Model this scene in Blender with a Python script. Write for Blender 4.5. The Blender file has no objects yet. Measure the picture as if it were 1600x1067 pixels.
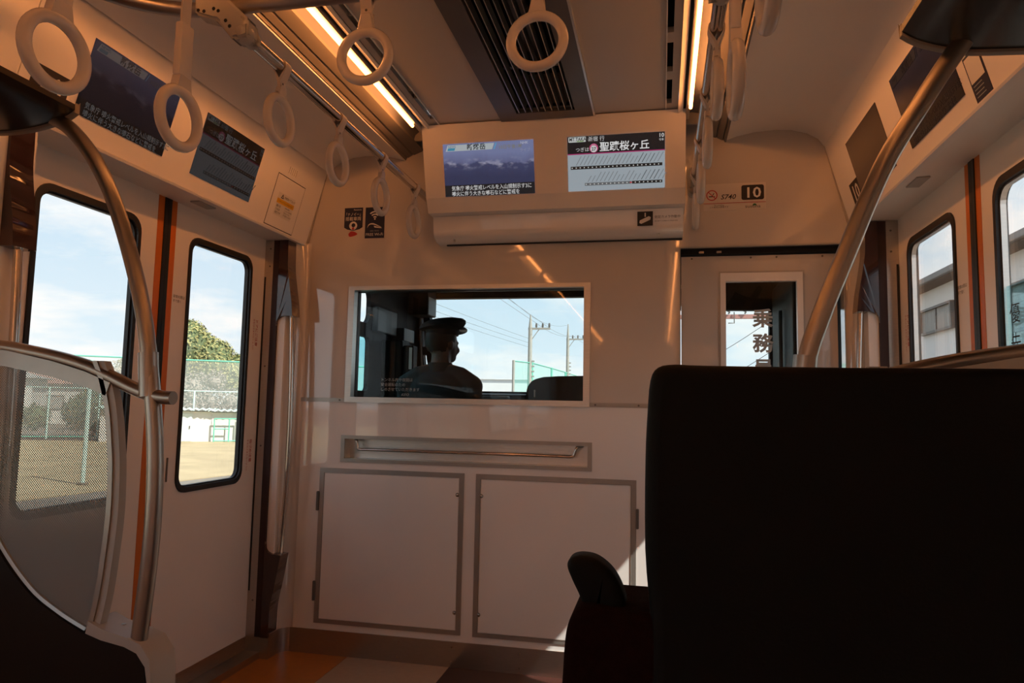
import bpy, bmesh, math, random
from mathutils import Vector, Matrix
random.seed(7)
SC = bpy.context.scene
COL = SC.collection
V = Vector
PI = math.pi
# ------------------------------------------------------------------ camera
cam_d = bpy.data.cameras.new('camera')
cam = bpy.data.objects.new('camera', cam_d)
COL.objects.link(cam)
yaw, pit, rol = 0.210159897, 0.0913106764, 0.0200551056
fw = V((-math.sin(yaw)*math.cos(pit), math.cos(yaw)*math.cos(pit), math.sin(pit)))
r0 = V((math.cos(yaw), math.sin(yaw), 0)); u0 = r0.cross(fw)
rr_, uu_ = math.cos(rol)*r0+math.sin(rol)*u0, -math.sin(rol)*r0+math.cos(rol)*u0
M3 = Matrix((rr_, uu_, -fw)).transposed()
cam.matrix_world = Matrix.Translation((0.443, -2.96, 1.095)) @ M3.to_4x4()
cam_d.sensor_width = 36; cam_d.lens = 1102.485/1600*36; cam_d.clip_start = 0.02; cam_d.clip_end = 600
SC.camera = cam
# ------------------------------------------------------------------ sky, sun, exposure
SC.view_settings.view_transform = 'Standard'; SC.view_settings.look = 'None'
SC.view_settings.gamma = 1; SC.view_settings.use_curve_mapping = False
SC.view_settings.exposure = 0.0
SC.cycles.transparent_max_bounces = 32
SC.cycles.max_bounces = 12; SC.cycles.diffuse_bounces = 8; SC.cycles.glossy_bounces = 4
SC.cycles.sample_clamp_indirect = 6
SKY = 1.15
LED = 28.0
LEDC = (1.0, 0.335, 0.085)
w = bpy.data.worlds.new('sky'); SC.world = w; w.use_nodes = True
nt = w.node_tree; nt.nodes.clear()
def N(t, ty, **k):
    n = t.nodes.new(ty)
    for a, b in k.items(): setattr(n, a, b)
    return n
tc = N(nt, 'ShaderNodeTexCoord'); sep = N(nt, 'ShaderNodeSeparateXYZ'); nt.links.new(tc.outputs['Generated'], sep.inputs[0])
ramp = N(nt, 'ShaderNodeValToRGB'); nt.links.new(sep.outputs[2], ramp.inputs[0])
ramp.color_ramp.elements[0].position = 0.0; ramp.color_ramp.elements[0].color = (0.83, 0.91, 0.945, 1)
ramp.color_ramp.elements[1].position = 0.75; ramp.color_ramp.elements[1].color = (0.28, 0.48, 0.78, 1)
e = ramp.color_ramp.elements.new(0.28); e.color = (0.54, 0.72, 0.875, 1)
# clouds on a flat layer: direction / height
mx = N(nt, 'ShaderNodeMath', operation='MAXIMUM'); mx.inputs[1].default_value = 0.0; nt.links.new(sep.outputs[2], mx.inputs[0])
ad = N(nt, 'ShaderNodeMath', operation='ADD'); ad.inputs[1].default_value = 0.22; nt.links.new(mx.outputs[0], ad.inputs[0])
dv = N(nt, 'ShaderNodeVectorMath', operation='DIVIDE'); nt.links.new(tc.outputs['Generated'], dv.inputs[0]); nt.links.new(ad.outputs[0], dv.inputs[1])
ns = N(nt, 'ShaderNodeTexNoise'); ns.inputs['Scale'].default_value = 1.7; ns.inputs['Detail'].default_value = 7; ns.inputs['Roughness'].default_value = 0.55
nt.links.new(dv.outputs[0], ns.inputs['Vector'])
cr = N(nt, 'ShaderNodeValToRGB'); nt.links.new(ns.outputs[0], cr.inputs[0])
cr.color_ramp.elements[0].position = 0.46; cr.color_ramp.elements[1].position = 0.62
cr.color_ramp.elements[0].color = (0, 0, 0, 1); cr.color_ramp.elements[1].color = (1, 1, 1, 1)
mixc = N(nt, 'ShaderNodeMixRGB'); nt.links.new(cr.outputs[0], mixc.inputs[0]); nt.links.new(ramp.outputs[0], mixc.inputs[1])
mixc.inputs[2].default_value = (0.97, 0.955, 0.935, 1)
bg = N(nt, 'ShaderNodeBackground'); bg.inputs[1].default_value = SKY; nt.links.new(mixc.outputs[0], bg.inputs[0])
wo = N(nt, 'ShaderNodeOutputWorld'); nt.links.new(bg.outputs[0], wo.inputs[0])
sun_d = bpy.data.lights.new('sun', 'SUN'); sun_d.energy = 8.5; sun_d.angle = 0.0093; sun_d.color = (1.0, 0.94, 0.84)
sun = bpy.data.objects.new('sun', sun_d); COL.objects.link(sun)
sun.rotation_euler = V((-1, 0.42, -1.18)).to_track_quat('-Z', 'Y').to_euler()
sun.location = (20, -9, 22)

# ------------------------------------------------------------------ materials
def mat(name, col, rough=0.5, metal=0.0, spec=0.5, coat=0.0, emit=None, estr=0.0, noise=0.0, nscale=8.0, bump=0.0, bscale=60.0, aniso=None):
    m = bpy.data.materials.new(name); m.use_nodes = True
    t = m.node_tree; b = t.nodes['Principled BSDF']
    b.inputs['Base Color'].default_value = (*col, 1); b.inputs['Roughness'].default_value = rough
    b.inputs['Metallic'].default_value = metal; b.inputs['Specular IOR Level'].default_value = spec
    b.inputs['Coat Weight'].default_value = coat; b.inputs['Coat Roughness'].default_value = 0.03; b.inputs['Coat IOR'].default_value = 1.6
    if emit: b.inputs['Emission Color'].default_value = (*emit, 1); b.inputs['Emission Strength'].default_value = estr
    if noise or bump:
        c = N(t, 'ShaderNodeTexCoord')
        if aniso:
            mp = N(t, 'ShaderNodeMapping'); mp.inputs['Scale'].default_value = aniso; t.links.new(c.outputs['Object'], mp.inputs[0]); src = mp.outputs[0]
        else: src = c.outputs['Object']
    if noise:
        n = N(t, 'ShaderNodeTexNoise'); n.inputs['Scale'].default_value = nscale; n.inputs['Detail'].default_value = 4
        t.links.new(src, n.inputs['Vector'])
        mr = N(t, 'ShaderNodeMapRange'); mr.inputs[3].default_value = 1-noise; mr.inputs[4].default_value = 1+noise; mr.inputs[1].default_value = 0.25; mr.inputs[2].default_value = 0.75
        t.links.new(n.outputs[0], mr.inputs[0])
        mm = N(t, 'ShaderNodeVectorMath', operation='SCALE'); mm.inputs[0].default_value = col; t.links.new(mr.outputs[0], mm.inputs['Scale'])
        t.links.new(mm.outputs[0], b.inputs['Base Color'])
    if bump:
        n = N(t, 'ShaderNodeTexNoise'); n.inputs['Scale'].default_value = bscale; n.inputs['Detail'].default_value = 3
        t.links.new(src, n.inputs['Vector'])
        bp = N(t, 'ShaderNodeBump'); bp.inputs['Strength'].default_value = bump; bp.inputs['Distance'].default_value = 0.002
        t.links.new(n.outputs[0], bp.inputs['Height']); t.links.new(bp.outputs[0], b.inputs['Normal'])
    return m
def schlick(t, f0):
    # thin-sheet mirror share, the same for both faces of the sheet
    lw = N(t, 'ShaderNodeLayerWeight'); lw.inputs[0].default_value = 0.5
    p = N(t, 'ShaderNodeMath', operation='POWER'); t.links.new(lw.outputs['Facing'], p.inputs[0]); p.inputs[1].default_value = 5.0
    a = N(t, 'ShaderNodeMath', operation='MULTIPLY_ADD'); t.links.new(p.outputs[0], a.inputs[0]); a.inputs[1].default_value = 1-f0; a.inputs[2].default_value = f0
    return a.outputs[0]
def glass(name, tint, refl=1.0, f0=0.035):
    m = bpy.data.materials.new(name); m.use_nodes = True
    t = m.node_tree; t.nodes.clear()
    o = N(t, 'ShaderNodeOutputMaterial'); tr = N(t, 'ShaderNodeBsdfTransparent'); tr.inputs[0].default_value = (*tint, 1)
    gl = N(t, 'ShaderNodeBsdfGlossy'); gl.inputs['Roughness'].default_value = 0.0; gl.inputs[0].default_value = (refl, refl, refl, 1)
    mi = N(t, 'ShaderNodeMixShader'); t.links.new(schlick(t, f0), mi.inputs[0]); t.links.new(tr.outputs[0], mi.inputs[1]); t.links.new(gl.outputs[0], mi.inputs[2])
    t.links.new(mi.outputs[0], o.inputs[0])
    return m
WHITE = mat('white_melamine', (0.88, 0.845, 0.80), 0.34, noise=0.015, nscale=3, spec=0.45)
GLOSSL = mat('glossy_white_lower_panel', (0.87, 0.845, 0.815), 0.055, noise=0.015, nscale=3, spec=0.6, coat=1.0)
GLOSSY = mat('glossy_dimmed_white_panel', (0.60, 0.55, 0.50), 0.055, noise=0.015, nscale=3, spec=0.6, coat=1.0)  # white panel darkened in colour to dim lamp light on the upper bulkhead
DOORW = mat('door_white_panel', (0.84, 0.80, 0.76), 0.28, noise=0.015, nscale=3)
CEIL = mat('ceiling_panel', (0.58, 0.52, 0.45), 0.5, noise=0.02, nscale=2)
ALU = mat('brushed_aluminium', (0.72, 0.70, 0.66), 0.36, metal=1.0, noise=0.06, nscale=30, aniso=(1, 1, 12))
STEEL = mat('stainless_steel', (0.50, 0.46, 0.42), 0.30, metal=1.0, noise=0.08, nscale=20, aniso=(1, 1, 20))
SATIN = mat('satin_steel_tube', (0.40, 0.36, 0.32), 0.33, metal=1.0, noise=0.05, nscale=12)
COVERM = mat('dull_grey_cover', (0.20, 0.18, 0.16), 0.6, noise=0.05)
REFL = mat('lamp_reflector', (0.15, 0.155, 0.18), 0.6, noise=0.03)
CHROME = mat('polished_tube', (0.62, 0.57, 0.52), 0.16, metal=1.0, noise=0.03, nscale=12)
GREYTRIM = mat('grey_trim', (0.42, 0.395, 0.36), 0.36, metal=0.7, noise=0.05, nscale=20)
GREYP = mat('grey_plastic', (0.42, 0.40, 0.37), 0.4, noise=0.03)
DGREY = mat('dark_grey_metal', (0.15, 0.135, 0.12), 0.42, metal=0.3, noise=0.08)
BLACK = mat('black_rubber', (0.012, 0.012, 0.012), 0.45, noise=0.1)
VOID = mat('black_duct', (0.004, 0.004, 0.004), 0.9, noise=0.1)
ORANGE = mat('orange_stripe', (0.62, 0.16, 0.012), 0.4, noise=0.04)
MAROON2 = mat('dark_maroon_satin', (0.030, 0.010, 0.008), 0.5, noise=0.1)
MAROON = mat('dark_maroon_gloss', (0.040, 0.012, 0.009), 0.12, noise=0.1, coat=0.4)
RINGP = mat('ivory_plastic', (0.72, 0.64, 0.56), 0.22, noise=0.02)
BELT = mat('ivory_belt', (0.66, 0.58, 0.50), 0.45, noise=0.04)
FLO = mat('floor_orange', (0.44, 0.15, 0.012), 0.35, noise=0.08, nscale=40)
FLT = mat('floor_tan', (0.42, 0.29, 0.19), 0.35, noise=0.06, nscale=40)
FLD = mat('floor_maroon', (0.05, 0.016, 0.012), 0.35, noise=0.1, nscale=40)
SEATB = mat('black_leather', (0.0045, 0.0048, 0.0046), 0.6, spec=0.12, noise=0.1, bump=0.2, bscale=300)
SEATR = mat('dark_red_moquette', (0.010, 0.0024, 0.002), 0.95, spec=0.1, noise=0.3, nscale=120, bump=0.6, bscale=400)
PARTD = mat('dark_brown_panel', (0.013, 0.009, 0.0065), 0.5, spec=0.2, noise=0.1)
RACKD = mat('dark_smoked_rack', (0.020, 0.014, 0.010), 0.25, noise=0.1)
RACKE = mat('rack_rim', (0.24, 0.20, 0.16), 0.4, noise=0.05)
SIGNB = mat('clear_dimmed_film', (0.63, 0.58, 0.53), 0.3, noise=0.02)  # clear film toned like the dimmed bulkhead behind it
INK = mat('black_ink', (0.02, 0.014, 0.012), 0.6, noise=0.05)
NAVY = mat('navy_ink', (0.012, 0.016, 0.045), 0.4, noise=0.05)
PAPER = mat('white_ink', (0.78, 0.75, 0.70), 0.5, noise=0.02)
REDI = mat('red_ink', (0.45, 0.03, 0.03), 0.5, noise=0.05)
GREENI = mat('green_ink', (0.03, 0.16, 0.06), 0.5, noise=0.05)
YELI = mat('yellow_ink', (0.75, 0.42, 0.02), 0.5, noise=0.05)
FROST = mat('frosted_lettering', (0.40, 0.44, 0.45), 0.6, noise=0.02)
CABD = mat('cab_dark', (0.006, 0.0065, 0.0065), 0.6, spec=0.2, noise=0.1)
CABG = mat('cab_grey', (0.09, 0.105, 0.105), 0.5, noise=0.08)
SKIN = mat('skin', (0.16, 0.095, 0.068), 0.5, noise=0.05)
UNIF = mat('uniform_cloth', (0.028, 0.042, 0.047), 0.9, noise=0.1, nscale=60)
CAPM = mat('cap_cloth', (0.006, 0.0065, 0.009), 0.8, noise=0.1, nscale=60)
VISOR = mat('visor_gloss', (0.02, 0.022, 0.028), 0.2, noise=0.05)
HAIR = mat('black_hair', (0.005, 0.0045, 0.004), 0.6, noise=0.2, nscale=150)
G_DOOR = glass('door_glass', (0.985, 0.995, 0.995))
G_CAB = glass('cab_glass', (0.955, 0.985, 0.99), 1.0, 0.014)
G_WIND = glass('windshield_glass', (0.97, 0.995, 0.997))
G_CYAN = glass('tinted_cyan_glass', (0.62, 0.90, 0.92))
LEDT = mat('fill_tube_glow', (0.9, 0.8, 0.7), 0.5, emit=LEDC, estr=LED*0.48)
LEDM = mat('led_tube', (0.9, 0.8, 0.7), 0.5, emit=LEDC, estr=LED)
# outdoor materials
FIELD = mat('dry_turf', (0.40, 0.315, 0.18), 0.95, noise=0.16, nscale=0.9)
SOIL = mat('ballast_soil', (0.17, 0.125, 0.095), 0.95, noise=0.25, nscale=2.5)
PATHG = mat('grey_path', (0.19, 0.165, 0.13), 0.95, noise=0.1, nscale=1)
WIREM = mat('aged_wire', (0.20, 0.22, 0.23), 0.6, noise=0.1)
GREENP = mat('green_painted_steel', (0.14, 0.50, 0.36), 0.5, noise=0.05)
PALEP = mat('pale_painted_steel', (0.55, 0.72, 0.64), 0.5, noise=0.05)
WALLW = mat('shed_wall', (0.62, 0.60, 0.55), 0.85, noise=0.05, nscale=0.6)
HOUSEW = mat('house_wall', (0.88, 0.865, 0.84), 0.85, noise=0.03, nscale=0.6)
ROOFG = mat('grey_roof', (0.30, 0.28, 0.26), 0.7, noise=0.12, nscale=5)
ROOFR = mat('red_brown_roof', (0.34, 0.17, 0.13), 0.8, noise=0.1, nscale=2)
SOFFIT = mat('brown_soffit', (0.20, 0.14, 0.10), 0.7, noise=0.05)
CURT = mat('curtain_behind_glass', (0.36, 0.34, 0.31), 0.6, noise=0.2, nscale=3, aniso=(1, 9, 0.4))
CONC = mat('pole_concrete', (0.36, 0.34, 0.30), 0.9, noise=0.08, nscale=3)
PINK = mat('faded_pink_steel', (0.52, 0.24, 0.20), 0.6, noise=0.08)
LEAF1 = mat('leaf_olive', (0.29, 0.275, 0.105), 0.8, noise=0.25, nscale=0.9)
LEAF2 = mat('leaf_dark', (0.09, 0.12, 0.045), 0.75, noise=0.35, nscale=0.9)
TWIG = mat('bare_twigs', (0.25, 0.21, 0.18), 0.9, noise=0.3, nscale=1.2)
BARK = mat('bark', (0.16, 0.11, 0.08), 0.9, noise=0.2)
def net_mat(name, col, dens):
    m = bpy.data.materials.new(name); m.use_nodes = True; t = m.node_tree; t.nodes.clear()
    o = N(t, 'ShaderNodeOutputMaterial'); tr = N(t, 'ShaderNodeBsdfTransparent'); d = N(t, 'ShaderNodeBsdfDiffuse'); d.inputs[0].default_value = (*col, 1)
    c = N(t, 'ShaderNodeTexCoord'); n = N(t, 'ShaderNodeTexNoise'); n.inputs['Scale'].default_value = 0.5; t.links.new(c.outputs['Object'], n.inputs['Vector'])
    mr = N(t, 'ShaderNodeMapRange'); mr.inputs[3].default_value = dens*0.8; mr.inputs[4].default_value = dens*1.2; t.links.new(n.outputs[0], mr.inputs[0])
    mi = N(t, 'ShaderNodeMixShader'); t.links.new(mr.outputs[0], mi.inputs[0]); t.links.new(tr.outputs[0], mi.inputs[1]); t.links.new(d.outputs[0], mi.inputs[2])
    t.links.new(mi.outputs[0], o.inputs[0]); return m
NETL = net_mat('chain_link_net', (0.55, 0.58, 0.52), 0.30)
NETG = net_mat('green_mesh_net', (0.16, 0.55, 0.46), 0.34)
def frit_mat():
    # printed dots on the partition glass: round dots on a hexagonal grid, growing towards the bottom edge
    m = bpy.data.materials.new('dot_printed_glass'); m.use_nodes = True; t = m.node_tree; t.nodes.clear(); L = t.links.new
    c = N(t, 'ShaderNodeTexCoord'); s = N(t, 'ShaderNodeSeparateXYZ'); L(c.outputs['Object'], s.inputs[0])
    def mt(op, a, b=None):
        n = N(t, 'ShaderNodeMath', operation=op)
        for i, q in enumerate((a, b)):
            if q is None: continue
            if isinstance(q, (int, float)): n.inputs[i].default_value = q
            else: L(q, n.inputs[i])
        return n.outputs[0]
    P = 0.0062
    x = mt('DIVIDE', s.outputs[0], P); z = mt('DIVIDE', s.outputs[2], P)
    def cell(ox, oz):
        a = mt('SUBTRACT', mt('FRACT', mt('ADD', x, 50+ox)), 0.5); b = mt('SUBTRACT', mt('FRACT', mt('ADD', z, 50+oz)), 0.5)
        return mt('SQRT', mt('ADD', mt('MULTIPLY', a, a), mt('MULTIPLY', b, b)))
    d = mt('MINIMUM', cell(0, 0), cell(0.5, 0.5))
    rad = N(t, 'ShaderNodeMapRange'); L(s.outputs[2], rad.inputs[0])
    rad.inputs[1].default_value = 0.06; rad.inputs[2].default_value = 0.30; rad.inputs[3].default_value = 0.56; rad.inputs[4].default_value = 0.262
    mask = mt('LESS_THAN', d, rad.outputs[0])
    tr = N(t, 'ShaderNodeBsdfTransparent'); tr.inputs[0].default_value = (0.97, 0.98, 0.97, 1)
    gl = N(t, 'ShaderNodeBsdfGlossy'); gl.inputs['Roughness'].default_value = 0.02
    g = N(t, 'ShaderNodeMixShader'); L(schlick(t, 0.02), g.inputs[0]); L(tr.outputs[0], g.inputs[1]); L(gl.outputs[0], g.inputs[2])
    df = N(t, 'ShaderNodeBsdfDiffuse'); df.inputs[0].default_value = (0.36, 0.35, 0.33, 1)
    tl = N(t, 'ShaderNodeBsdfTranslucent'); tl.inputs[0].default_value = (0.42, 0.43, 0.40, 1)
    dt = N(t, 'ShaderNodeMixShader'); dt.inputs[0].default_value = 0.45; L(df.outputs[0], dt.inputs[1]); L(tl.outputs[0], dt.inputs[2])
    mi = N(t, 'ShaderNodeMixShader'); L(mask, mi.inputs[0]); L(g.outputs[0], mi.inputs[1]); L(dt.outputs[0], mi.inputs[2])
    o = N(t, 'ShaderNodeOutputMaterial'); L(mi.outputs[0], o.inputs[0]); return m
FRIT = frit_mat()
def emis(name, col, st):
    m = mat(name, (0.01, 0.01, 0.01), 0.25, emit=col, estr=st, noise=0.02); return m
def picture_mat(name, st):
    # a news picture: hazy blue mountains with white smoke along the ridge
    m = mat(name, (0.01, 0.01, 0.012), 0.2); t = m.node_tree; L = t.links.new; b = t.nodes['Principled BSDF']
    uv = N(t, 'ShaderNodeUVMap'); s = N(t, 'ShaderNodeSeparateXYZ'); L(uv.outputs[0], s.inputs[0])
    n1 = N(t, 'ShaderNodeTexNoise', noise_dimensions='1D'); n1.inputs['Scale'].default_value = 4; n1.inputs['Detail'].default_value = 5; L(s.outputs[0], n1.inputs['W'])
    h = N(t, 'ShaderNodeMath', operation='MULTIPLY_ADD'); L(n1.outputs[0], h.inputs[0]); h.inputs[1].default_value = 0.28; h.inputs[2].default_value = 0.46
    d = N(t, 'ShaderNodeMath', operation='SUBTRACT'); L(s.outputs[1], d.inputs[0]); L(h.outputs[0], d.inputs[1])
    r = N(t, 'ShaderNodeValToRGB'); mr = N(t, 'ShaderNodeMath', operation='MULTIPLY_ADD'); L(d.outputs[0], mr.inputs[0]); mr.inputs[1].default_value = 2.0; mr.inputs[2].default_value = 0.5; L(mr.outputs[0], r.inputs[0])
    r.color_ramp.elements[0].position = 0.0; r.color_ramp.elements[0].color = (0.038, 0.045, 0.105, 1)
    r.color_ramp.elements[1].position = 0.9; r.color_ramp.elements[1].color = (0.19, 0.22, 0.40, 1)
    q = r.color_ramp.elements.new(0.48); q.color = (0.058, 0.066, 0.15, 1); q = r.color_ramp.elements.new(0.54); q.color = (0.13, 0.145, 0.28, 1)
    n2 = N(t, 'ShaderNodeTexNoise'); n2.inputs['Scale'].default_value = 9; n2.inputs['Detail'].default_value = 6; L(uv.outputs[0], n2.inputs['Vector'])
    ab = N(t, 'ShaderNodeMath', operation='ABSOLUTE'); L(d.outputs[0], ab.inputs[0])
    w1 = N(t, 'ShaderNodeMapRange'); L(ab.outputs[0], w1.inputs[0]); w1.inputs[1].default_value = 0.0; w1.inputs[2].default_value = 0.13; w1.inputs[3].default_value = 1; w1.inputs[4].default_value = 0
    w2 = N(t, 'ShaderNodeMapRange'); L(n2.outputs[0], w2.inputs[0]); w2.inputs[1].default_value = 0.5; w2.inputs[2].default_value = 0.72
    w3 = N(t, 'ShaderNodeMath', operation='MULTIPLY'); L(w1.outputs[0], w3.inputs[0]); L(w2.outputs[0], w3.inputs[1])
    mc = N(t, 'ShaderNodeMixRGB'); L(w3.outputs[0], mc.inputs[0]); L(r.outputs[0], mc.inputs[1]); mc.inputs[2].default_value = (0.42, 0.42, 0.55, 1)
    L(mc.outputs[0], b.inputs['Emission Color']); b.inputs['Emission Strength'].default_value = st
    return m

# ------------------------------------------------------------------ mesh helpers
WL = {}
SMALL = {'screw', 'rivet', 'station_names', 'passed_names', 'stop_dots', 'bracket_hole', 'track_clip', 'step_bolts', 'fine_print', 'route_line', 'signal_arcs', 'speaker_slot', 'strip_seal', 'door_pocket'}
def link(name, me, parent=None, m=None, smooth=False, origin=None):
    if m is not None and not me.materials:
        for q in (m if isinstance(m, (list, tuple)) else [m]): me.materials.append(q)
    co = [v.co for v in me.vertices]
    if origin is None:
        xs = [c.x for c in co]; ys = [c.y for c in co]; zs = [c.z for c in co]
        origin = V(((min(xs)+max(xs))/2, (min(ys)+max(ys))/2, min(zs)))
    origin = V(origin)
    me.transform(Matrix.Translation(-origin))
    if smooth:
        for p in me.polygons: p.use_smooth = True
        try: me.set_sharp_from_angle(angle=math.radians(38))
        except Exception: pass
    o = bpy.data.objects.new(name, me); COL.objects.link(o)
    WL[o] = origin
    if parent is not None:
        o.parent = parent; o.location = origin-WL[parent]
    else: o.location = origin
    return o
def obj(name, bm, m, parent=None, smooth=False, origin=None, label=None, keepn=False):
    if not keepn: bmesh.ops.recalc_face_normals(bm, faces=bm.faces)
    me = bpy.data.meshes.new(name); bm.to_mesh(me); bm.free()
    o = link(name, me, parent, m, smooth, origin)
    if label: o['label'] = label
    if name in SMALL: o['kind'] = 'stuff'
    return o
def tag(o, label, cat, group=None, kind=None):
    o['label'] = label; o['category'] = cat
    if group: o['group'] = group
    if kind: o['kind'] = kind
    return o
def empty(name, loc, label, cat, group=None, kind=None):
    o = bpy.data.objects.new(name, None); COL.objects.link(o); o.location = loc; o.empty_display_size = 0.05
    WL[o] = V(loc); return tag(o, label, cat, group, kind)
def struct(o, label, cat): return tag(o, label, cat, None, 'structure')
def B(): return bmesh.new()
def box(bm, x0, x1, y0, y1, z0, z1, bev=0.0, seg=2):
    vs = [bm.verts.new((x, y, z)) for x in (x0, x1) for y in (y0, y1) for z in (z0, z1)]
    f = [bm.faces.new([vs[i] for i in q]) for q in ((0, 1, 3, 2), (4, 6, 7, 5), (0, 4, 5, 1), (2, 3, 7, 6), (0, 2, 6, 4), (1, 5, 7, 3))]
    if bev:
        es = list({e_ for q in f for e_ in q.edges})
        bmesh.ops.bevel(bm, geom=es, offset=bev, segments=seg, affect='EDGES', profile=0.5)
    return bm
def MAP(axis, flip=1):
    return {'y': lambda u, v, w_: V((u, w_, v)), 'x': lambda u, v, w_: V((w_, u, v)), 'z': lambda u, v, w_: V((u, v, w_))}[axis]
def plate2(bm, outer, holes, mp, w0, w1):
    """as plate(), keeping both caps"""
    loops = [outer]+list(holes)
    caps = []
    for w_ in (w0, w1):
        es = []; lv = []
        for lp in loops:
            vs = [bm.verts.new(mp(u, v, w_)) for u, v in lp]; lv.append(vs)
            es += [bm.edges.new((vs[i], vs[(i+1) % len(vs)])) for i in range(len(vs))]
        bmesh.ops.triangle_fill(bm, use_beauty=True, use_dissolve=False, edges=es); caps.append(lv)
    for a, b in zip(*caps):
        n = len(a)
        for i in range(n): bm.faces.new((a[i], a[(i+1) % n], b[(i+1) % n], b[i]))
    return bm
def capbevel(bm, ax, off, seg=2):
    """round the rims of a plate lying across axis ax"""
    es = []
    for e_ in bm.edges:
        if abs(e_.verts[0].co[ax]-e_.verts[1].co[ax]) < 1e-6 and len(e_.link_faces) == 2 and abs(abs(e_.link_faces[0].normal[ax])-abs(e_.link_faces[1].normal[ax])) > 0.5: es.append(e_)
    bmesh.ops.bevel(bm, geom=es, offset=off, segments=seg, affect='EDGES', profile=0.5, clamp_overlap=True); return bm
def flatcaps(o):
    for p in o.data.polygons:
        if abs(p.normal.y) > 0.999: p.use_smooth = False
    return o
def pillow(bm, pts, y0, y1, r, n=5):
    """a cushion-like slab: outline pts (x, z) with both rims rounded by r"""
    m_ = len(pts); ar = sum(pts[i][0]*pts[(i+1) % m_][1]-pts[(i+1) % m_][0]*pts[i][1] for i in range(m_)); sg = 1 if ar > 0 else -1
    nr = []
    for i in range(m_):
        p0, p1 = pts[i-1], pts[(i+1) % m_]; t = V((p1[0]-p0[0], p1[1]-p0[1], 0)).normalized(); nr.append((-t.y*sg, t.x*sg))
    lay = [(r*(1-math.sin(PI/2*k/n)), y0+r*(1-math.cos(PI/2*k/n))) for k in range(n+1)]+[(r*(1-math.cos(PI/2*k/n)), y1-r+r*math.sin(PI/2*k/n)) for k in range(n+1)]
    rg = [[bm.verts.new((p[0]+q[0]*d, y, p[1]+q[1]*d)) for p, q in zip(pts, nr)] for d, y in lay]
    for a, b in zip(rg, rg[1:]):
        for i in range(m_): bm.faces.new((a[i], a[(i+1) % m_], b[(i+1) % m_], b[i]))
    for ring, fl in ((rg[0], 0), (rg[-1], 1)):
        bm.faces.new(ring if fl == 0 else ring[::-1])
    return bm
def rect(u0, u1, v0, v1): return [(u0, v0), (u1, v0), (u1, v1), (u0, v1)]
def rrect(u0, u1, v0, v1, r, n=6):
    out = []
    for cx, cy, a0 in ((u1-r, v0+r, -PI/2), (u1-r, v1-r, 0), (u0+r, v1-r, PI/2), (u0+r, v0+r, PI)):
        for i in range(n+1):
            a = a0+PI/2*i/n; out.append((cx+r*math.cos(a), cy+r*math.sin(a)))
    return out
def circ(cx, cy, r, n=24, a0=0.0): return [(cx+r*math.cos(a0+2*PI*i/n), cy+r*math.sin(a0+2*PI*i/n)) for i in range(n)]
def tube(bm, pts, r, seg=12, caps=True, rs=None):
    pts = [V(p) for p in pts]; n = len(pts); rings = []
    t0 = (pts[1]-pts[0]).normalized()
    up = V((0, 0, 1)) if abs(t0.z) < 0.9 else V((1, 0, 0))
    a = t0.cross(up).normalized(); pt = t0
    for i, p in enumerate(pts):
        t = (pts[min(i+1, n-1)]-pts[max(i-1, 0)]).normalized()
        ax = pt.cross(t)
        if ax.length > 1e-6: a = (Matrix.Rotation(pt.angle(t), 3, ax.normalized()) @ a)
        a = (a-t*a.dot(t)).normalized(); b = t.cross(a); pt = t
        rad = rs[i] if rs else r
        rings.append([bm.verts.new(p+rad*(a*math.cos(2*PI*k/seg)+b*math.sin(2*PI*k/seg))) for k in range(seg)])
    for i in range(n-1):
        for k in range(seg): bm.faces.new((rings[i][k], rings[i][(k+1) % seg], rings[i+1][(k+1) % seg], rings[i+1][k]))
    if caps: bm.faces.new(rings[0][::-1]); bm.faces.new(rings[-1])
    return bm
def spline(pts, k=8):
    pts = [V(p) for p in pts]; out = []
    for i in range(len(pts)-1):
        p0, p1, p2, p3 = pts[max(i-1, 0)], pts[i], pts[i+1], pts[min(i+2, len(pts)-1)]
        for j in range(k):
            t = j/k
            out.append(0.5*((2*p1)+(p2-p0)*t+(2*p0-5*p1+4*p2-p3)*t*t+(3*p1-p0-3*p2+p3)*t**3))
    return out+[pts[-1]]
def spline2(pts, k=6): return [(q.x, q.y) for q in spline([(a, b, 0) for a, b in pts], k)]
def prism(bm, pts, axis, a, b):
    mp = MAP(axis); return plate2(bm, pts, [], mp, a, b)
def torus(bm, c, R, r, axis='x', n=36, m_=10, sx=1.0):
    c = V(c); rings = []
    for i in range(n):
        a = 2*PI*i/n; ring = []
        for j in range(m_):
            b = 2*PI*j/m_; q = R+r*math.cos(b); h = r*sx*math.sin(b)
            ring.append(bm.verts.new(c+{'x': V((h, q*math.cos(a), q*math.sin(a))), 'y': V((q*math.cos(a), h, q*math.sin(a))), 'z': V((q*math.cos(a), q*math.sin(a), h))}[axis]))
        rings.append(ring)
    for i in range(n):
        for j in range(m_): bm.faces.new((rings[i][j], rings[(i+1) % n][j], rings[(i+1) % n][(j+1) % m_], rings[i][(j+1) % m_]))
    return bm
def disc(bm, c, r, nrm, th=0.002, n=12):
    c = V(c); nrm = V(nrm).normalized(); return tube(bm, [c, c+nrm*th], r, n)
def ball(bm, c, r, sx=1, sy=1, sz=1, sub=3):
    g = bmesh.ops.create_icosphere(bm, subdivisions=sub, radius=1.0)
    for v in g['verts']: v.co = V((c[0]+v.co.x*r*sx, c[1]+v.co.y*r*sy, c[2]+v.co.z*r*sz))
    return bm
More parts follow.
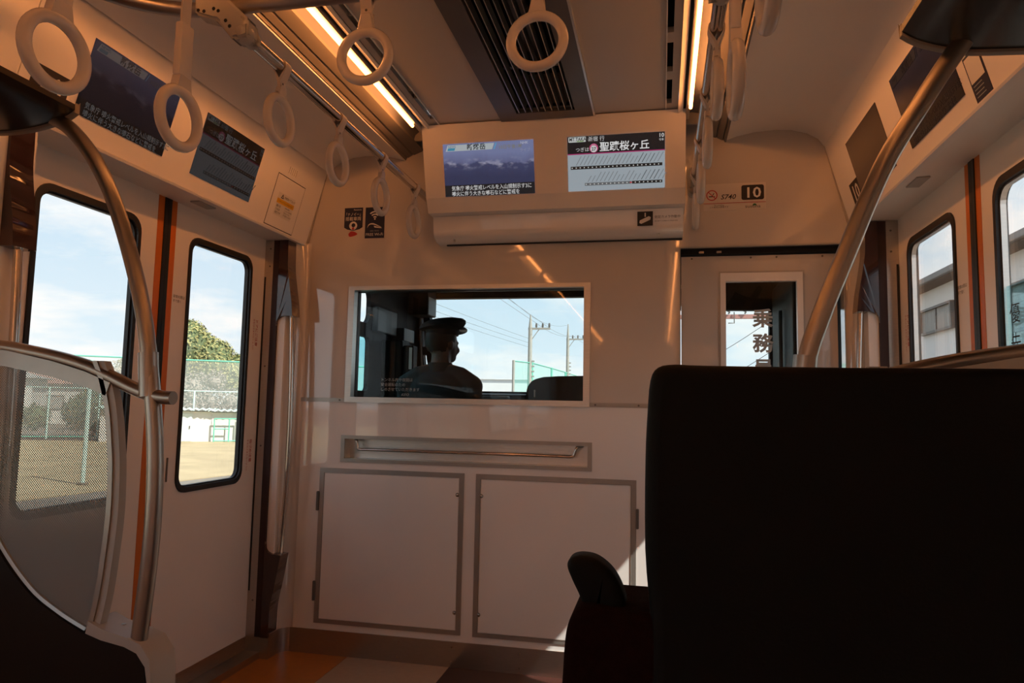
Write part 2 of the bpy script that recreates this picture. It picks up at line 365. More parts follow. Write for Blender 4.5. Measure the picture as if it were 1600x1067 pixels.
def sheet(bm, prof, axis, a, b, th):
    """an open profile thickened by th along its normal and extruded"""
    n = len(prof); off = []
    for i in range(n):
        p0 = V((*prof[max(i-1, 0)], 0)); p1 = V((*prof[min(i+1, n-1)], 0)); t = (p1-p0).normalized()
        off.append((prof[i][0]-t.y*th, prof[i][1]+t.x*th))
    return prism(bm, list(prof)+off[::-1], axis, a, b)
def quadplate(name, o, u, v, wd, ht, m, parent, th=0.002, label=None):
    """flat rectangular plate at o spanning u*wd, v*ht, with UVs; front faces u x v"""
    bm = B(); o = V(o); u = V(u).normalized(); v = V(v).normalized(); n = u.cross(v)
    uvl = bm.loops.layers.uv.new('UVMap'); vs = {}
    for k in (0, 1):
        for a in (0, 1):
            for b in (0, 1): vs[k, a, b] = bm.verts.new(o+u*wd*a+v*ht*b+n*th*k)
    par = {vv: (k[1], k[2]) for k, vv in vs.items()}
    for q in (((1, 0, 0), (1, 1, 0), (1, 1, 1), (1, 0, 1)), ((0, 0, 0), (0, 0, 1), (0, 1, 1), (0, 1, 0)), ((0, 0, 0), (0, 1, 0), (1, 1, 0), (1, 0, 0)),
              ((0, 1, 0), (0, 1, 1), (1, 1, 1), (1, 1, 0)), ((0, 1, 1), (0, 0, 1), (1, 0, 1), (1, 1, 1)), ((0, 0, 1), (0, 0, 0), (1, 0, 0), (1, 0, 1))):
        f = bm.faces.new([vs[k] for k in q])
        for l in f.loops: l[uvl].uv = par[l.vert]
    return obj(name, bm, m, parent, label=label, keepn=True)
def flat(name, polys, o, u, v, m, parent, lift=0.0006, th=0.0004, label=None):
    """printed shapes: polygons (or (outer, holes)) in plane coordinates"""
    bm = B(); o = V(o); u = V(u).normalized(); v = V(v).normalized(); n = u.cross(v)
    mp = lambda a, b, c: o+u*a+v*b+n*c
    for p in polys:
        if isinstance(p, tuple): plate2(bm, p[0], p[1], mp, lift, lift+th)
        else: plate2(bm, p, [], mp, lift, lift+th)
    return obj(name, bm, m, parent, label=label)
def text(body, size, o, u, v, m, parent, align='LEFT', lift=0.0012, bold=0.0, sx=1.0, name='lettering', shear=0.0, space=1.0, vert=False):
    c = bpy.data.curves.new('t', 'FONT'); c.body = '\n'.join(body) if vert else body
    c.size = size; c.align_x = align; c.offset = bold*size; c.shear = shear; c.space_character = space; c.resolution_u = 2
    if vert: c.space_line = 0.92
    t = bpy.data.objects.new('t', c); COL.objects.link(t); bpy.context.view_layer.update()
    me = bpy.data.meshes.new_from_object(t.evaluated_get(bpy.context.evaluated_depsgraph_get()))
    bpy.data.objects.remove(t); bpy.data.curves.remove(c)
    o = V(o); u = V(u).normalized(); v = V(v).normalized(); n = u.cross(v)
    for q in me.vertices: q.co = o+u*q.co.x*sx+v*q.co.y+n*lift
    me.materials.clear()
    return link(name, me, parent, m)
def dup(root, loc, rz=0.0, label=None, tilt=0.0):
    r = root.copy(); COL.objects.link(r); r.location = loc; r.rotation_euler = (tilt, 0, rz)
    if label: r['label'] = label
    for ch in list(root.children):
        c = ch.copy(); COL.objects.link(c); c.parent = r
        for g in list(ch.children):
            d = g.copy(); COL.objects.link(d); d.parent = c
    return r
X_, Y_, Z_ = V((1, 0, 0)), V((0, 1, 0)), V((0, 0, 1))

# ================================================================== room shell
YB, YE = -9.0, 0.0
bm = B(); box(bm, -1.36, 1.36, YB, 2.25, -0.12, -0.004); fl = struct(obj('floor', bm, DGREY), 'railcar floor laid with orange, tan and maroon lengthwise bands', 'floor')
for a, b, m_ in ((-1.34, -0.89, FLO), (-0.888, -0.431, FLT), (-0.429, 0.429, FLD), (0.431, 0.888, FLT), (0.89, 1.34, FLO)):
    bm = B(); box(bm, a, b, YB+0.01, -0.006, -0.004, 0.0); obj('floor_band', bm, m_, fl)
# ---- front bulkhead with openings
bm = B()
plate2(bm, [(-1.36, 0), (0.518, 0), (0.518, 1.76), (1.145, 1.76), (1.145, 0), (1.36, 0), (1.36, 2.4), (-1.36, 2.4)],
       [rect(-0.932, 0.133, 1.112, 1.61), rect(-0.945, 0.145, 0.846, 0.938)], MAP('y'), 0.0, 0.06)
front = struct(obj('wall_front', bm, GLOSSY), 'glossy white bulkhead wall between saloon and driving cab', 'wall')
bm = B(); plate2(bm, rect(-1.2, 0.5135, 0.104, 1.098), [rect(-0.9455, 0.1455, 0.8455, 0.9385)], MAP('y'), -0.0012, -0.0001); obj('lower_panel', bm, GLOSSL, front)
bm = B()   # rounded corner coves where bulkhead meets the pillars
for s in (-1, 1):
    arc = [(s*(1.145+0.055*math.sin(a)), -0.055+0.055*math.cos(a)) for a in [PI/2*i/8 for i in range(9)]]
    plate2(bm, arc+[(s*1.21, 0.0)], [], MAP('z'), 0.10, 1.83)
obj('corner_cove', bm, GLOSSY, front, smooth=True)
bm = B(); box(bm, -1.2, -0.949, -0.004, 0, 1.098, 1.116); box(bm, 0.147, 0.517, -0.004, 0, 1.098, 1.116)
tr = obj('cover_strip', bm, GREYTRIM, front)
bm = B()
for x in (-0.975, 0.172, 0.35): disc(bm, (x, -0.0045, 1.107), 0.004, (0, -1, 0))
obj('screw', bm, DGREY, tr)
# recess behind the grab bar
bm = B(); box(bm, -0.945, 0.145, 0.055, 0.061, 0.84, 0.944); obj('recess_back', bm, ALU, front)
gr = empty('grab_bar', (-0.40, 0, 0.833), 'thin steel grab bar in framed slot below driver window', 'grab bar')
bm = B(); plate2(bm, rect(-0.96, 0.16, 0.833, 0.951), [rect(-0.942, 0.142, 0.848, 0.936)], MAP('y'), -0.006, 0.0); obj('slot_frame', bm, GREYTRIM, gr)
bm = B(); plate2(bm, rect(-0.9449, 0.1449, 0.8461, 0.9379), [rect(-0.942, 0.142, 0.849, 0.935)], MAP('y'), 0.0, 0.055); obj('slot_liner', bm, ALU, gr)
bm = B(); tube(bm, spline([(-0.915, 0.05, 0.932), (-0.905, 0.03, 0.931), (-0.895, 0.02, 0.926), (-0.888, 0.02, 0.90), (-0.878, 0.02, 0.889), (-0.8, 0.02, 0.889), (-0.4, 0.02, 0.889), (0.0, 0.02, 0.889), (0.07, 0.02, 0.889), (0.084, 0.02, 0.899), (0.094, 0.02, 0.925), (0.104, 0.03, 0.931), (0.115, 0.05, 0.932)], 5), 0.0065, 10)
obj('bar', bm, CHROME, gr, smooth=True)
# driver window
wn = struct(empty('window_1', (-0.40, 0, 1.098), 'wide framed window in bulkhead looking into driving cab', 'window'), 'wide framed window in bulkhead looking into driving cab', 'window')
fo, fi = rect(-0.949, 0.148, 1.098, 1.622), rect(-0.921, 0.121, 1.122, 1.604)
for i in range(4):
    j = (i+1) % 4; bm = B(); plate2(bm, [fo[i], fo[j], fi[j], fi[i]], [], MAP('y'), -0.012, 0.03); 
    obj('frame_rail', bm, ALU, wn)
bm = B(); plate2(bm, rect(-0.931, 0.131, 1.113, 1.609), [rect(-0.919, 0.119, 1.124, 1.602)], MAP('y'), 0.031, 0.06); obj('gasket', bm, BLACK, wn)
bm = B(); box(bm, -0.928, 0.128, 0.040, 0.046, 1.116, 1.607); pane = obj('pane', bm, G_CAB, wn)
for k, tx in enumerate(('トンネル内や夜間は', '安全運転のため', 'しめさせていただきます')):
    text(tx, 0.017, (-0.80, 0.0395, 1.196-0.0215*k), X_, Z_, FROST, pane, lift=0.0)
text('KEIO', 0.016, (-0.70, 0.0395, 1.131), X_, Z_, FROST, pane, lift=0.0, shear=0.3)
# under-window cabinets
def cabinet(x0, x1, hs, label):
    z0, z1 = 0.131, 0.804
    c = empty('cabinet', ((x0+x1)/2, 0, z0), label, 'cabinet', 'equipment cabinets under the driver window')
    bm = B(); plate2(bm, rect(x0, x1, z0, z1), [rect(x0+0.0215, x1-0.0215, z0+0.018, z1-0.021)], MAP('y'), -0.005, 0.0); bm.normal_update(); capbevel(bm, 1, 0.0015, 1); obj('frame', bm, GREYTRIM, c)
    bm = B(); box(bm, x0+0.023, x1-0.023, -0.0035, -0.0013, z0+0.0195, z1-0.0225, 0.0008, 1); d = obj('door', bm, GLOSSL, c)
    kx = x1-0.028 if hs < 0 else x0+0.025
    for kz in (0.712, 0.222):
        bm = B(); disc(bm, (kx, -0.0025, kz), 0.0085, (0, -1, 0), 0.002, 14); ball(bm, (kx, -0.006, kz), 0.006, 1, 0.7, 1, 2); obj('knob', bm, CHROME, d, smooth=True)
    hx = x0-0.010 if hs < 0 else x1-0.002
    for hz0, hz1 in (((0.615, 0.70), (0.225, 0.31)) if hs < 0 else ((0.610, 0.69), (0.255, 0.31))):
        bm = B(); box(bm, hx, hx+0.012, -0.012, -0.0005, hz0, hz1, 0.003, 2); obj('hinge', bm, DGREY, d)
cabinet(-1.055, -0.385, -1, 'left white cabinet door with grey frame, hinged beside the corner pillar')
cabinet(-0.333, 0.342, 1, 'right white cabinet door with grey frame, partly behind the black seat')
# baseboard
bm = B(); box(bm, -1.2, 0.517, -0.006, 0.0, 0, 0.104); bb = struct(obj('baseboard_front', bm, STEEL), 'stainless steel kick plate along the foot of bulkhead', 'baseboard')
bm = B()
for x in (-0.66, -0.42, -0.13, 0.13, 0.4):
    for z in (0.022, 0.082): disc(bm, (x, -0.006, z), 0.0045, (0, -1, 0))
obj('screw', bm, CHROME, bb)
bm = B(); arc = [(-1.2+0.06-0.06*math.cos(a), -0.06+0.06*math.sin(a)) for a in [PI/2*i/8 for i in range(9)]]
plate2(bm, [(-1.2, -0.12)]+arc+[(-1.14, 0.0-0.0065), (-1.21, -0.001), (-1.21, -0.12)][1:], [], MAP('z'), 0, 0.1035); obj('corner_plate', bm, STEEL, bb, smooth=True)
# ---- cab door
cd = struct(empty('door_1', (0.83, 0.04, 0), 'white cab door with tall window at right of bulkhead', 'door'), 'white cab door with tall window at right of bulkhead', 'door')
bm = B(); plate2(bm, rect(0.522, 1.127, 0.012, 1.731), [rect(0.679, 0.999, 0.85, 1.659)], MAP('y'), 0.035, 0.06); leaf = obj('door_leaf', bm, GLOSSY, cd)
go, gi = rect(0.679, 0.999, 0.85, 1.659), rect(0.700, 0.977, 0.872, 1.623)
for i in range(4):
    j = (i+1) % 4; bm = B(); plate2(bm, [go[i], go[j], gi[j], gi[i]], [], MAP('y'), 0.030, 0.058); obj('window_frame', bm, WHITE, leaf)
bm = B(); plate2(bm, rect(0.672, 1.006, 0.843, 1.666), [rect(0.6792, 0.9988, 0.8502, 1.6588)], MAP('y'), 0.032, 0.0349); obj('window_bead', bm, GREYTRIM, leaf)
bm = B(); box(bm, 0.699, 0.978, 0.046, 0.051, 0.871, 1.624); p_ = obj('pane', bm, G_CAB, leaf)
for k, ch in enumerate('乗務員室'):
    text(ch, 0.080, (0.845, 0.0455, 1.443-0.1025*k), X_, Z_, FROST, cd, 'CENTER', lift=0.0, bold=0.03)
bm = B(); box(bm, 0.519, 1.144, 0.012, 0.06, 1.737, 1.7595); obj('door_track', bm, VOID, cd)
bm = B()
for x in (0.592, 0.662): box(bm, x, x+0.022, 0.006, 0.02, 1.738, 1.748, 0.002, 1)
obj('track_clip', bm, CHROME, cd)
bm = B()
for x in (0.565, 0.80, 0.90, 1.075): disc(bm, (x, 0.0345, 1.722), 0.004, (0, -1, 0))
obj('screw', bm, DGREY, leaf)
bm = B(); box(bm, 0.5135, 0.5178, -0.008, 0.012, 0, 1.764); box(bm, 0.5135, 1.149, -0.008, 0.012, 1.7602, 1.766); box(bm, 1.1452, 1.149, -0.008, 0.012, 0, 1.7602); obj('door_casing', bm, GREYP, cd)
bm = B(); tube(bm, [(1.075, 0.034, 1.22), (1.075, 0.005, 1.22), (1.075, 0.005, 1.06), (1.075, 0.034, 1.06)], 0.008, 8); obj('door_handle', bm, CHROME, cd, smooth=True)
# ---- roof and outer skin that keep the daylight out
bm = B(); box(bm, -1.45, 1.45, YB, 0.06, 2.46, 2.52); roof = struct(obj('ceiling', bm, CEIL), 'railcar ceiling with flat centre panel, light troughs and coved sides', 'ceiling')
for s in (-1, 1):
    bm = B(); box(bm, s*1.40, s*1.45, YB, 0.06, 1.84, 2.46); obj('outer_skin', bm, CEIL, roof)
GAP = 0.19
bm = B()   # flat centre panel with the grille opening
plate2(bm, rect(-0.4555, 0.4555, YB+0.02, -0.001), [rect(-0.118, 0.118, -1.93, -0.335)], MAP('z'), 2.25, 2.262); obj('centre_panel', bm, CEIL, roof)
for s in (-1, 1):
    bm = B(); prof = [(s*0.70, 2.210), (s*0.75, 2.226), (s*0.82, 2.239), (s*0.90, 2.243), (s*0.96, 2.238), (s*1.02, 2.22), (s*1.06, 2.195), (s*1.082, 2.164)]
    sheet(bm, prof, 'y', YB+0.02, -0.001, 0.012*s*-1 if s < 0 else -0.012*-1); obj('side_cove', bm, WHITE, roof, smooth=True)
    # slotted band between centre panel and lamp trough
    slots = []; y = -0.317
    while y > -4.8: slots.append((y-0.196, y)); y -= 0.258
    bm = B(); a, b = sorted((s*0.456, s*0.503)); ha, hb = sorted((s*0.4595, s*0.479))
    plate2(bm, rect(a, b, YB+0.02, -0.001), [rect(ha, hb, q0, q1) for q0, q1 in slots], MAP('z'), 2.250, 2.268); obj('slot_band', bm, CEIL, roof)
    bm = B(); a, b = sorted((s*0.454, s*0.49)); box(bm, a, b, YB+0.02, -0.002, 2.30, 2.31); obj('duct_back', bm, VOID, roof)
    bm = B(); a, b = sorted((s*0.4562, s*0.4592)); box(bm, a, b, YB+0.02, -0.02, 2.244, 2.2499); obj('bright_bead', bm, WHITE, roof)
# ---- lamps
def lamp(s, label):
    L = empty('ceiling_light', (s*0.58, -2.4, 2.2), label, 'ceiling light', 'ceiling light troughs')
    y0, y1 = YB+0.03, -0.115
    bm = B(); a = [(s*0.536, 2.250), (s*0.536, 2.285), (s*0.56, 2.294), (s*0.595, 2.287), (s*0.616, 2.270), (s*0.622, 2.249)]
    sheet(bm, a, 'y', y0, y1, 0.004*s); obj('reflector', bm, REFL, L, smooth=True)
    bm = B(); a = sorted((s*0.5035, s*0.5225)); plate2(bm, [(s*0.5225, 2.240), (s*0.5035, 2.229), (s*0.5035, 2.248), (s*0.5225, 2.248)], [], MAP('y'), y0, -0.21); obj('inner_strip', bm, WHITE, L)
    bm = B(); a = sorted((s*0.5225, s*0.532)); box(bm, a[0], a[1], y0, -0.21, 2.262, 2.27); obj('shadow_gap', bm, BLACK, L)
    bm = B(); a = sorted((s*0.5325, s*0.5465)); box(bm, a[0], a[1], y0, -0.21, 2.226, 2.268); obj('lamp_lip', bm, ALU, L)
    bm = B(); a = [(s*0.6222, 2.2485), (s*0.6222, 2.243), (s*0.662, 2.228), (s*0.666, 2.234), (s*0.672, 2.226), (s*0.69, 2.216), (s*0.694, 2.221), (s*0.70, 2.210)]
    sheet(bm, a, 'y', y0, -0.002, 0.004*-s); obj('trough_cover', bm, COVERM, L)
    bm = B(); a = sorted((s*0.6975, s*0.7035)); box(bm, a[0], a[1], y0, -0.0025, 2.203, 2.226); obj('cover_lip', bm, COVERM, L)
    bm = B(); a = sorted((s*0.536, s*0.623)); box(bm, a[0], a[1], y1, y1+0.012, 2.246, 2.30); obj('end_cap', bm, GREYP, L)
    bm = B(); a = sorted((s*0.5466, s*0.549)); box(bm, a[0], a[1], y0+0.02, -0.335, 2.2275, 2.2465); obj('led_strip', bm, LEDM, L)
    bm = B(); tube(bm, [(s*0.5475, y0+0.02, 2.219), (s*0.5475, -0.335, 2.219)], 0.0065, 10); obj('inward_fill_tube', bm, LEDT, L, smooth=True)  # extra emitter added to throw light inward onto the display box
lamp(-1, 'glowing warm light trough in ceiling on the left-hand side of car')
lamp(1, 'glowing warm light trough in ceiling above the right-hand handrail')
# ---- air outlet
ag = empty('ceiling_air_outlet', (0, -1.1, 2.23), 'dark slatted air outlet in middle of ceiling before display box', 'air vent')
bm = B(); plate2(bm, rect(-0.19, 0.18, -1.98, -0.278), [rect(-0.115, 0.115, -1.92, -0.345)], MAP('z'), 2.236, 2.2495); obj('frame', bm, DGREY, ag)
bm = B(); box(bm, 0.1802, 0.187, -1.98, -0.28, 2.234, 2.2495); obj('edge_bead', bm, ALU, ag)
for i in range(9):
    x = -0.104+i*0.026; bm = B(); plate2(bm, [(x-0.0012, 2.238), (x+0.0012, 2.238), (x+0.003, 2.268), (x-0.001, 2.268)], [], MAP('y'), -1.919, -0.346); obj('slat', bm, ALU, ag)
bm = B(); plate2(bm, rect(-0.125, 0.125, -1.93, -0.335), [rect(-0.116, 0.116, -1.922, -0.343)], MAP('z'), 2.262, 2.44); box(bm, -0.125, 0.125, -1.93, -0.335, 2.44, 2.45); obj('duct', bm, VOID, ag)
bm = B(); plate2(bm, [(-0.344, 2.2705), (-0.344, 2.36), (-0.41, 2.36)], [], MAP('x'), -0.115, 0.115); obj('deflector', bm, DGREY, ag)
bm = B(); box(bm, -0.03, 0.03, -1.2, -0.55, 2.34, 2.43); box(bm, -0.115, 0.115, -0.62, -0.60, 2.29, 2.36); obj('baffle', bm, DGREY, ag)

# ---- slanted header panels over the side doors
def kp(s, y, u, off=0.0):
    n = V((-s*0.299, 0, -0.083)).normalized()
    return V((s*(1.176-0.083*u/0.31), y, 1.826+0.299*u/0.31))+n*off
KV = {s: V((-s*0.083, 0, 0.299)).normalized() for s in (-1, 1)}
KU = {-1: V((0, 1, 0)), 1: V((0, -1, 0))}
hdr = {}
for s, nm in ((-1, 'trim_1'), (1, 'trim_2')):
    lab = 'slanted white header panel above the %s side door, carrying two screens' % ('left' if s < 0 else 'right')
    h = struct(empty(nm, (s*1.25, -2.6, 1.815), lab, 'header panel'), lab, 'header panel'); hdr[s] = h
    for ya, yb in ((YB+0.02, -1.5435), (-1.5405, -0.006)):
        bm = B(); mp = lambda u, v, w_, s=s: kp(s, u, v, -w_)
        plate2(bm, rect(ya, yb, 0.0, 0.352), [], mp, 0.0, 0.012); obj('fascia', bm, WHITE, h)
        bm = B(); prof = [(s*1.178, 1.8262), (s*1.172, 1.822), (s*1.176, 1.8165), (s*1.20, 1.818), (s*1.36, 1.822), (s*1.36, 1.834), (s*1.19, 1.834)]
        prism(bm, prof, 'y', ya, yb); obj('soffit', bm, WHITE, h)
    bm = B(); plate2(bm, [(s*1.168, 1.818), (s*1.083, 2.163), (s*1.105, 2.163), (s*1.20, 1.818)], [], MAP('y'), -0.0055, -0.0005); obj('end_trim', bm, GREYTRIM, h)
bm = B()
# access cover with warning sticker on the left header
s = -1
for (nm, m_, rc, lift) in (('access_cover', WHITE, (-0.366, -0.146, 0.009, 0.224), 0.0015),):
    o_ = quadplate(nm, kp(s, rc[0], rc[2]), KU[s], KV[s], rc[1]-rc[0], rc[3]-rc[2], m_, hdr[s], lift)
    bm = B(); mp = lambda u, v, w_: kp(-1, u, v, w_)
    plate2(bm, rect(rc[0]-0.0025, rc[1]+0.0025, rc[2]-0.003, rc[3]+0.003), [rect(rc[0], rc[1], rc[2], rc[3])], mp, 0.0002, 0.0008); obj('cover_gap', bm, MAROON, hdr[s])
st = quadplate('warning_sticker', kp(s, -0.328, 0.058, 0.0018), KU[s], KV[s], 0.135, 0.098, PAPER, hdr[s], 0.0004, label='yellow and white warning sticker')
flat('yellow_band', [rect(0.0, 0.135, 0.052, 0.072)], kp(s, -0.328, 0.058, 0.0022), KU[s], KV[s], YELI, st)
flat('warning_mark', [([(0.022, 0.076), (0.044, 0.076), (0.033, 0.095)], [[(0.028, 0.079), (0.038, 0.079), (0.033, 0.088)]])], kp(s, -0.328, 0.058, 0.0022), KU[s], KV[s], INK, st)
text('非常用ドアコック', 0.011, kp(s, -0.280, 0.138, 0.0022), KU[s], KV[s], INK, st, bold=0.01)
text('この中にドアコックがあります', 0.0085, kp(s, -0.322, 0.116, 0.0022), KU[s], KV[s], INK, st)
for k, tx in enumerate(('非常の時は', 'ハンドルを手前に', '引けばドアは', '手で開けられます')): text(tx, 0.0080, kp(s, -0.256, 0.099-0.0105*k, 0.0022), KU[s], KV[s], INK, st)
for k, tx in enumerate(('開け方', '①②③', '危険です')): text(tx, 0.011, kp(s, -0.322, 0.094-0.014*k, 0.0022), KU[s], KV[s], INK, st, bold=0.01)
bm = B()
for i in range(5): tube(bm, [kp(-1, -0.30+0.014*i, 0.245, 0.0005), kp(-1, -0.30+0.014*i+0.001, 0.275, 0.0005)], 0.0012, 6)
obj('speaker_slot', bm, GREYTRIM, hdr[-1])
for s, y0 in ((-1, -0.69), (1, -0.60)):      # small emergency latches in the soffit
    bm = B(); box(bm, s*1.225-0.02, s*1.225+0.02, y0-0.05, y0+0.05, 1.8135, 1.819, 0.002, 1); obj('soffit_latch', bm, GREYP, hdr[s])

# ---- screens
def news_screen(par, o, u, v, wd, ht, br, pic):
    sc = quadplate('screen', o, u, v, wd, ht, pic, par, 0.002, label='screen showing a news picture of a smoking mountain'); o = V(o)+V(u).cross(V(v)).normalized()*0.0022
    at = lambda a, b: o+V(u).normalized()*a*wd+V(v).normalized()*b*ht
    E = lambda c, k=1.0: emis('screen_ink', c, br*k)
    q = lambda *r: [[(a*wd, b*ht) for a, b in r]]
    flat('title_bar', q((0.03, 0.86), (0.55, 0.86), (0.575, 0.975), (0.055, 0.975)), o, u, v, E((0.36, 0.40, 0.42)), sc, 0.0002)
    flat('title_edge', q((0.565, 0.86), (0.577, 0.86), (0.602, 0.975), (0.59, 0.975)), o, u, v, E((0.08, 0.30, 0.50)), sc, 0.0002)
    flat('logo_mark', q((0.05, 0.87), (0.13, 0.87), (0.14, 0.92), (0.06, 0.92)), o, u, v, E((0.04, 0.22, 0.34)), sc, 0.0005)
    text('NEWS', ht*0.055, at(0.062, 0.925), u, v, E((0.03, 0.10, 0.2)), sc)
    text('新燃岳', ht*0.125, at(0.27, 0.877), u, v, E((0.012, 0.02, 0.03)), sc, bold=0.02)
    flat('caption_band', q((0.0, 0.0), (1, 0.0), (1, 0.215), (0, 0.215)), o, u, v, E((0.012, 0.012, 0.014)), sc, 0.0002)
    for k, tx in enumerate(('気象庁 噴火警戒レベルを入山規制示す3に', '噴火に伴う大きな噴石などに警戒を')): text(tx, ht*0.098, at(0.075, 0.118-0.105*k), u, v, E((0.55, 0.55, 0.55)), sc, sx=0.87, bold=0.008)
    text('NHK', ht*0.07, at(0.86, 0.925), u, v, E((0.40, 0.42, 0.5)), sc, bold=0.01)
    text('10日午後1時', ht*0.085, at(0.62, 0.86), u, v, E((0.18, 0.17, 0.13)), sc, bold=0.01)
    text('ライブ', ht*0.07, at(0.85, 0.79), u, v, E((0.25, 0.27, 0.35)), sc)
    return sc
def route_screen(par, o, u, v, wd, ht, br):
    E = lambda c, k=1.0: emis('screen_ink', c, br*k)
    sc = quadplate('screen', o, u, v, wd, ht, E((0.27, 0.31, 0.34)), par, 0.002, label='screen showing the next stop and a route map'); o = V(o)+V(u).cross(V(v)).normalized()*0.0022
    at = lambda a, b: o+V(u).normalized()*a*wd+V(v).normalized()*b*ht
    q = lambda *r: [(a*wd, b*ht) for a, b in r]
    R4 = lambda a, b, c, d: q((a, c), (b, c), (b, d), (a, d))
    flat('heading_band', [R4(0, 1, 0.685, 1)], o, u, v, E((0.008, 0.008, 0.009)), sc, 0.0002)
    flat('band_line', [R4(0, 1, 0.668, 0.687)], o, u, v, E((0.28, 0.02, 0.10)), sc, 0.0003)
    flat('type_badge', [[(a*wd, b*ht) for a, b in rrect(0.012, 0.195, 0.895, 0.99, 0.012, 3)]], o, u, v, E((0.42, 0.44, 0.43)), sc, 0.0005)
    flat('badge_green', [R4(0.10, 0.17, 0.902, 0.915)], o, u, v, E((0.12, 0.25, 0.03)), sc, 0.0009)
    text('MT.TAKAO', ht*0.092, at(0.020, 0.917), u, v, E((0.02, 0.02, 0.02)), sc, bold=0.02, sx=0.82, lift=0.0016)
    text('新宿 行', ht*0.095, at(0.215, 0.905), u, v, E((0.50, 0.50, 0.50)), sc)
    text('つぎは', ht*0.085, at(0.085, 0.725), u, v, E((0.50, 0.50, 0.50)), sc)
    flat('station_disc', [circ(0.275*wd, 0.775*ht, 0.083*ht*0.98, 24)], o, u, v, E((0.40, 0.06, 0.16)), sc, 0.0005)
    flat('station_disc_inner', [circ(0.275*wd, 0.76*ht, 0.062*ht, 24)], o, u, v, E((0.5, 0.5, 0.5)), sc, 0.0009)
    text('KO', ht*0.052, at(0.275, 0.81), u, v, E((0.5, 0.3, 0.34)), sc, 'CENTER', lift=0.0016, bold=0.01)
    text('27', ht*0.085, at(0.275, 0.73), u, v, E((0.02, 0.02, 0.02)), sc, 'CENTER', lift=0.0016, bold=0.025)
    text('聖蹟桜ヶ丘', ht*0.178, at(0.335, 0.725), u, v, E((0.60, 0.60, 0.60)), sc, bold=0.014, sx=1.03)
    text('10', ht*0.10, at(0.965, 0.905), u, v, E((0.55, 0.55, 0.55)), sc, 'CENTER', bold=0.01)
    text('号車', ht*0.045, at(0.965, 0.845), u, v, E((0.5, 0.5, 0.5)), sc, 'CENTER')
    dark, mid = [], []
    for k in range(22):
        x = 0.085+k*0.040; h = random.choice((0.12, 0.15, 0.165, 0.17)); (dark if k in (16, 19, 17) else mid).append(q((x, 0.475), (x+0.008, 0.475), (x+0.008+h*0.33, 0.475+h), (x+h*0.33, 0.475+h)))
    for k in range(19):
        x = 0.205+k*0.0425; h = random.choice((0.11, 0.14, 0.17, 0.17)); (dark if k in (13, 15, 16) else mid).append(q((x, 0.165), (x+0.008, 0.165), (x+0.008+h*0.33, 0.165+h), (x+h*0.33, 0.165+h)))
    flat('station_names', mid, o, u, v, E((0.15, 0.165, 0.18)), sc, 0.0003)
    flat('passed_names', dark, o, u, v, E((0.06, 0.065, 0.07)), sc, 0.0003)
    flat('route_line', [R4(0.03, 0.975, 0.40, 0.455), R4(0.665, 0.975, 0.095, 0.145)], o, u, v, E((0.012, 0.012, 0.012)), sc, 0.0003)
    flat('route_line_grey', [R4(0.175, 0.655, 0.095, 0.145)], o, u, v, E((0.10, 0.105, 0.11)), sc, 0.0003)
    flat('stop_dots', [circ(wd*(0.045+0.0425*k), ht*0.428, ht*0.012, 8) for k in range(22)]+[circ(wd*(0.19+0.0425*k), ht*0.12, ht*0.012, 8) for k in range(19)], o, u, v, E((0.45, 0.46, 0.45)), sc, 0.0007)
    flat('train_mark', [q((0.655, 0.105), (0.668, 0.12), (0.655, 0.135), (0.642, 0.12))], o, u, v, E((0.5, 0.02, 0.03)), sc, 0.0010)
    return sc
PIC = picture_mat('news_picture', 0.72); PICD = picture_mat('news_picture_dim', 0.05)
news_screen(hdr[-1], kp(-1, -1.362, 0.062, 0.0), KU[-1], KV[-1], 0.356, 0.217, 0.10, PICD)
route_screen(hdr[-1], kp(-1, -0.862, 0.054, 0.0), KU[-1], KV[-1], 0.357, 0.222, 0.075)
news_screen(hdr[1], kp(1, -0.755, 0.046, 0.0), KU[1], KV[1], 0.365, 0.218, 0.012, picture_mat('news_picture_dark', 0.022))
bm = None
quadplate('screen', kp(1, -0.242, 0.046, 0.0), KU[1], KV[1], 0.365, 0.218, emis('dark_screen', (0.05, 0.014, 0.012), 0.10), hdr[1], 0.002, label='nearly black screen with a faint red tint')
def car_plate(par, o, u, v, wd, ht):
    p = quadplate('car_number_plate', o, u, v, wd, ht, INK, par, 0.001, label='dark plate with a white number 10')
    text('10', ht*0.95, V(o)+V(u)*wd*0.5+V(v)*ht*0.16, u, v, PAPER, p, 'CENTER', lift=0.0018, bold=0.02); return p
car_plate(hdr[-1], kp(-1, -1.508, 0.052), KU[-1], KV[-1], 0.115, 0.085)
car_plate(hdr[1], kp(1, -0.135, 0.05), KU[1], KV[1], 0.11, 0.085)
# notice beside the right screen (its square code is left out)
nb = quadplate('notice_sticker', kp(1, -1.158, 0.004), KU[1], KV[1], 0.08, 0.113, NAVY, hdr[1], 0.001, label='notice sticker, cream above navy')
flat('cream_field', [rect(0.006, 0.074, 0.045, 0.107)], kp(1, -1.158, 0.004, 0.001), KU[1], KV[1], PAPER, nb)
flat('fine_print', [rect(0.010, 0.052+0.004*(k % 2), 0.036-0.009*k, 0.038-0.009*k) for k in range(4)], kp(1, -1.158, 0.004, 0.001), KU[1], KV[1], FROST, nb)

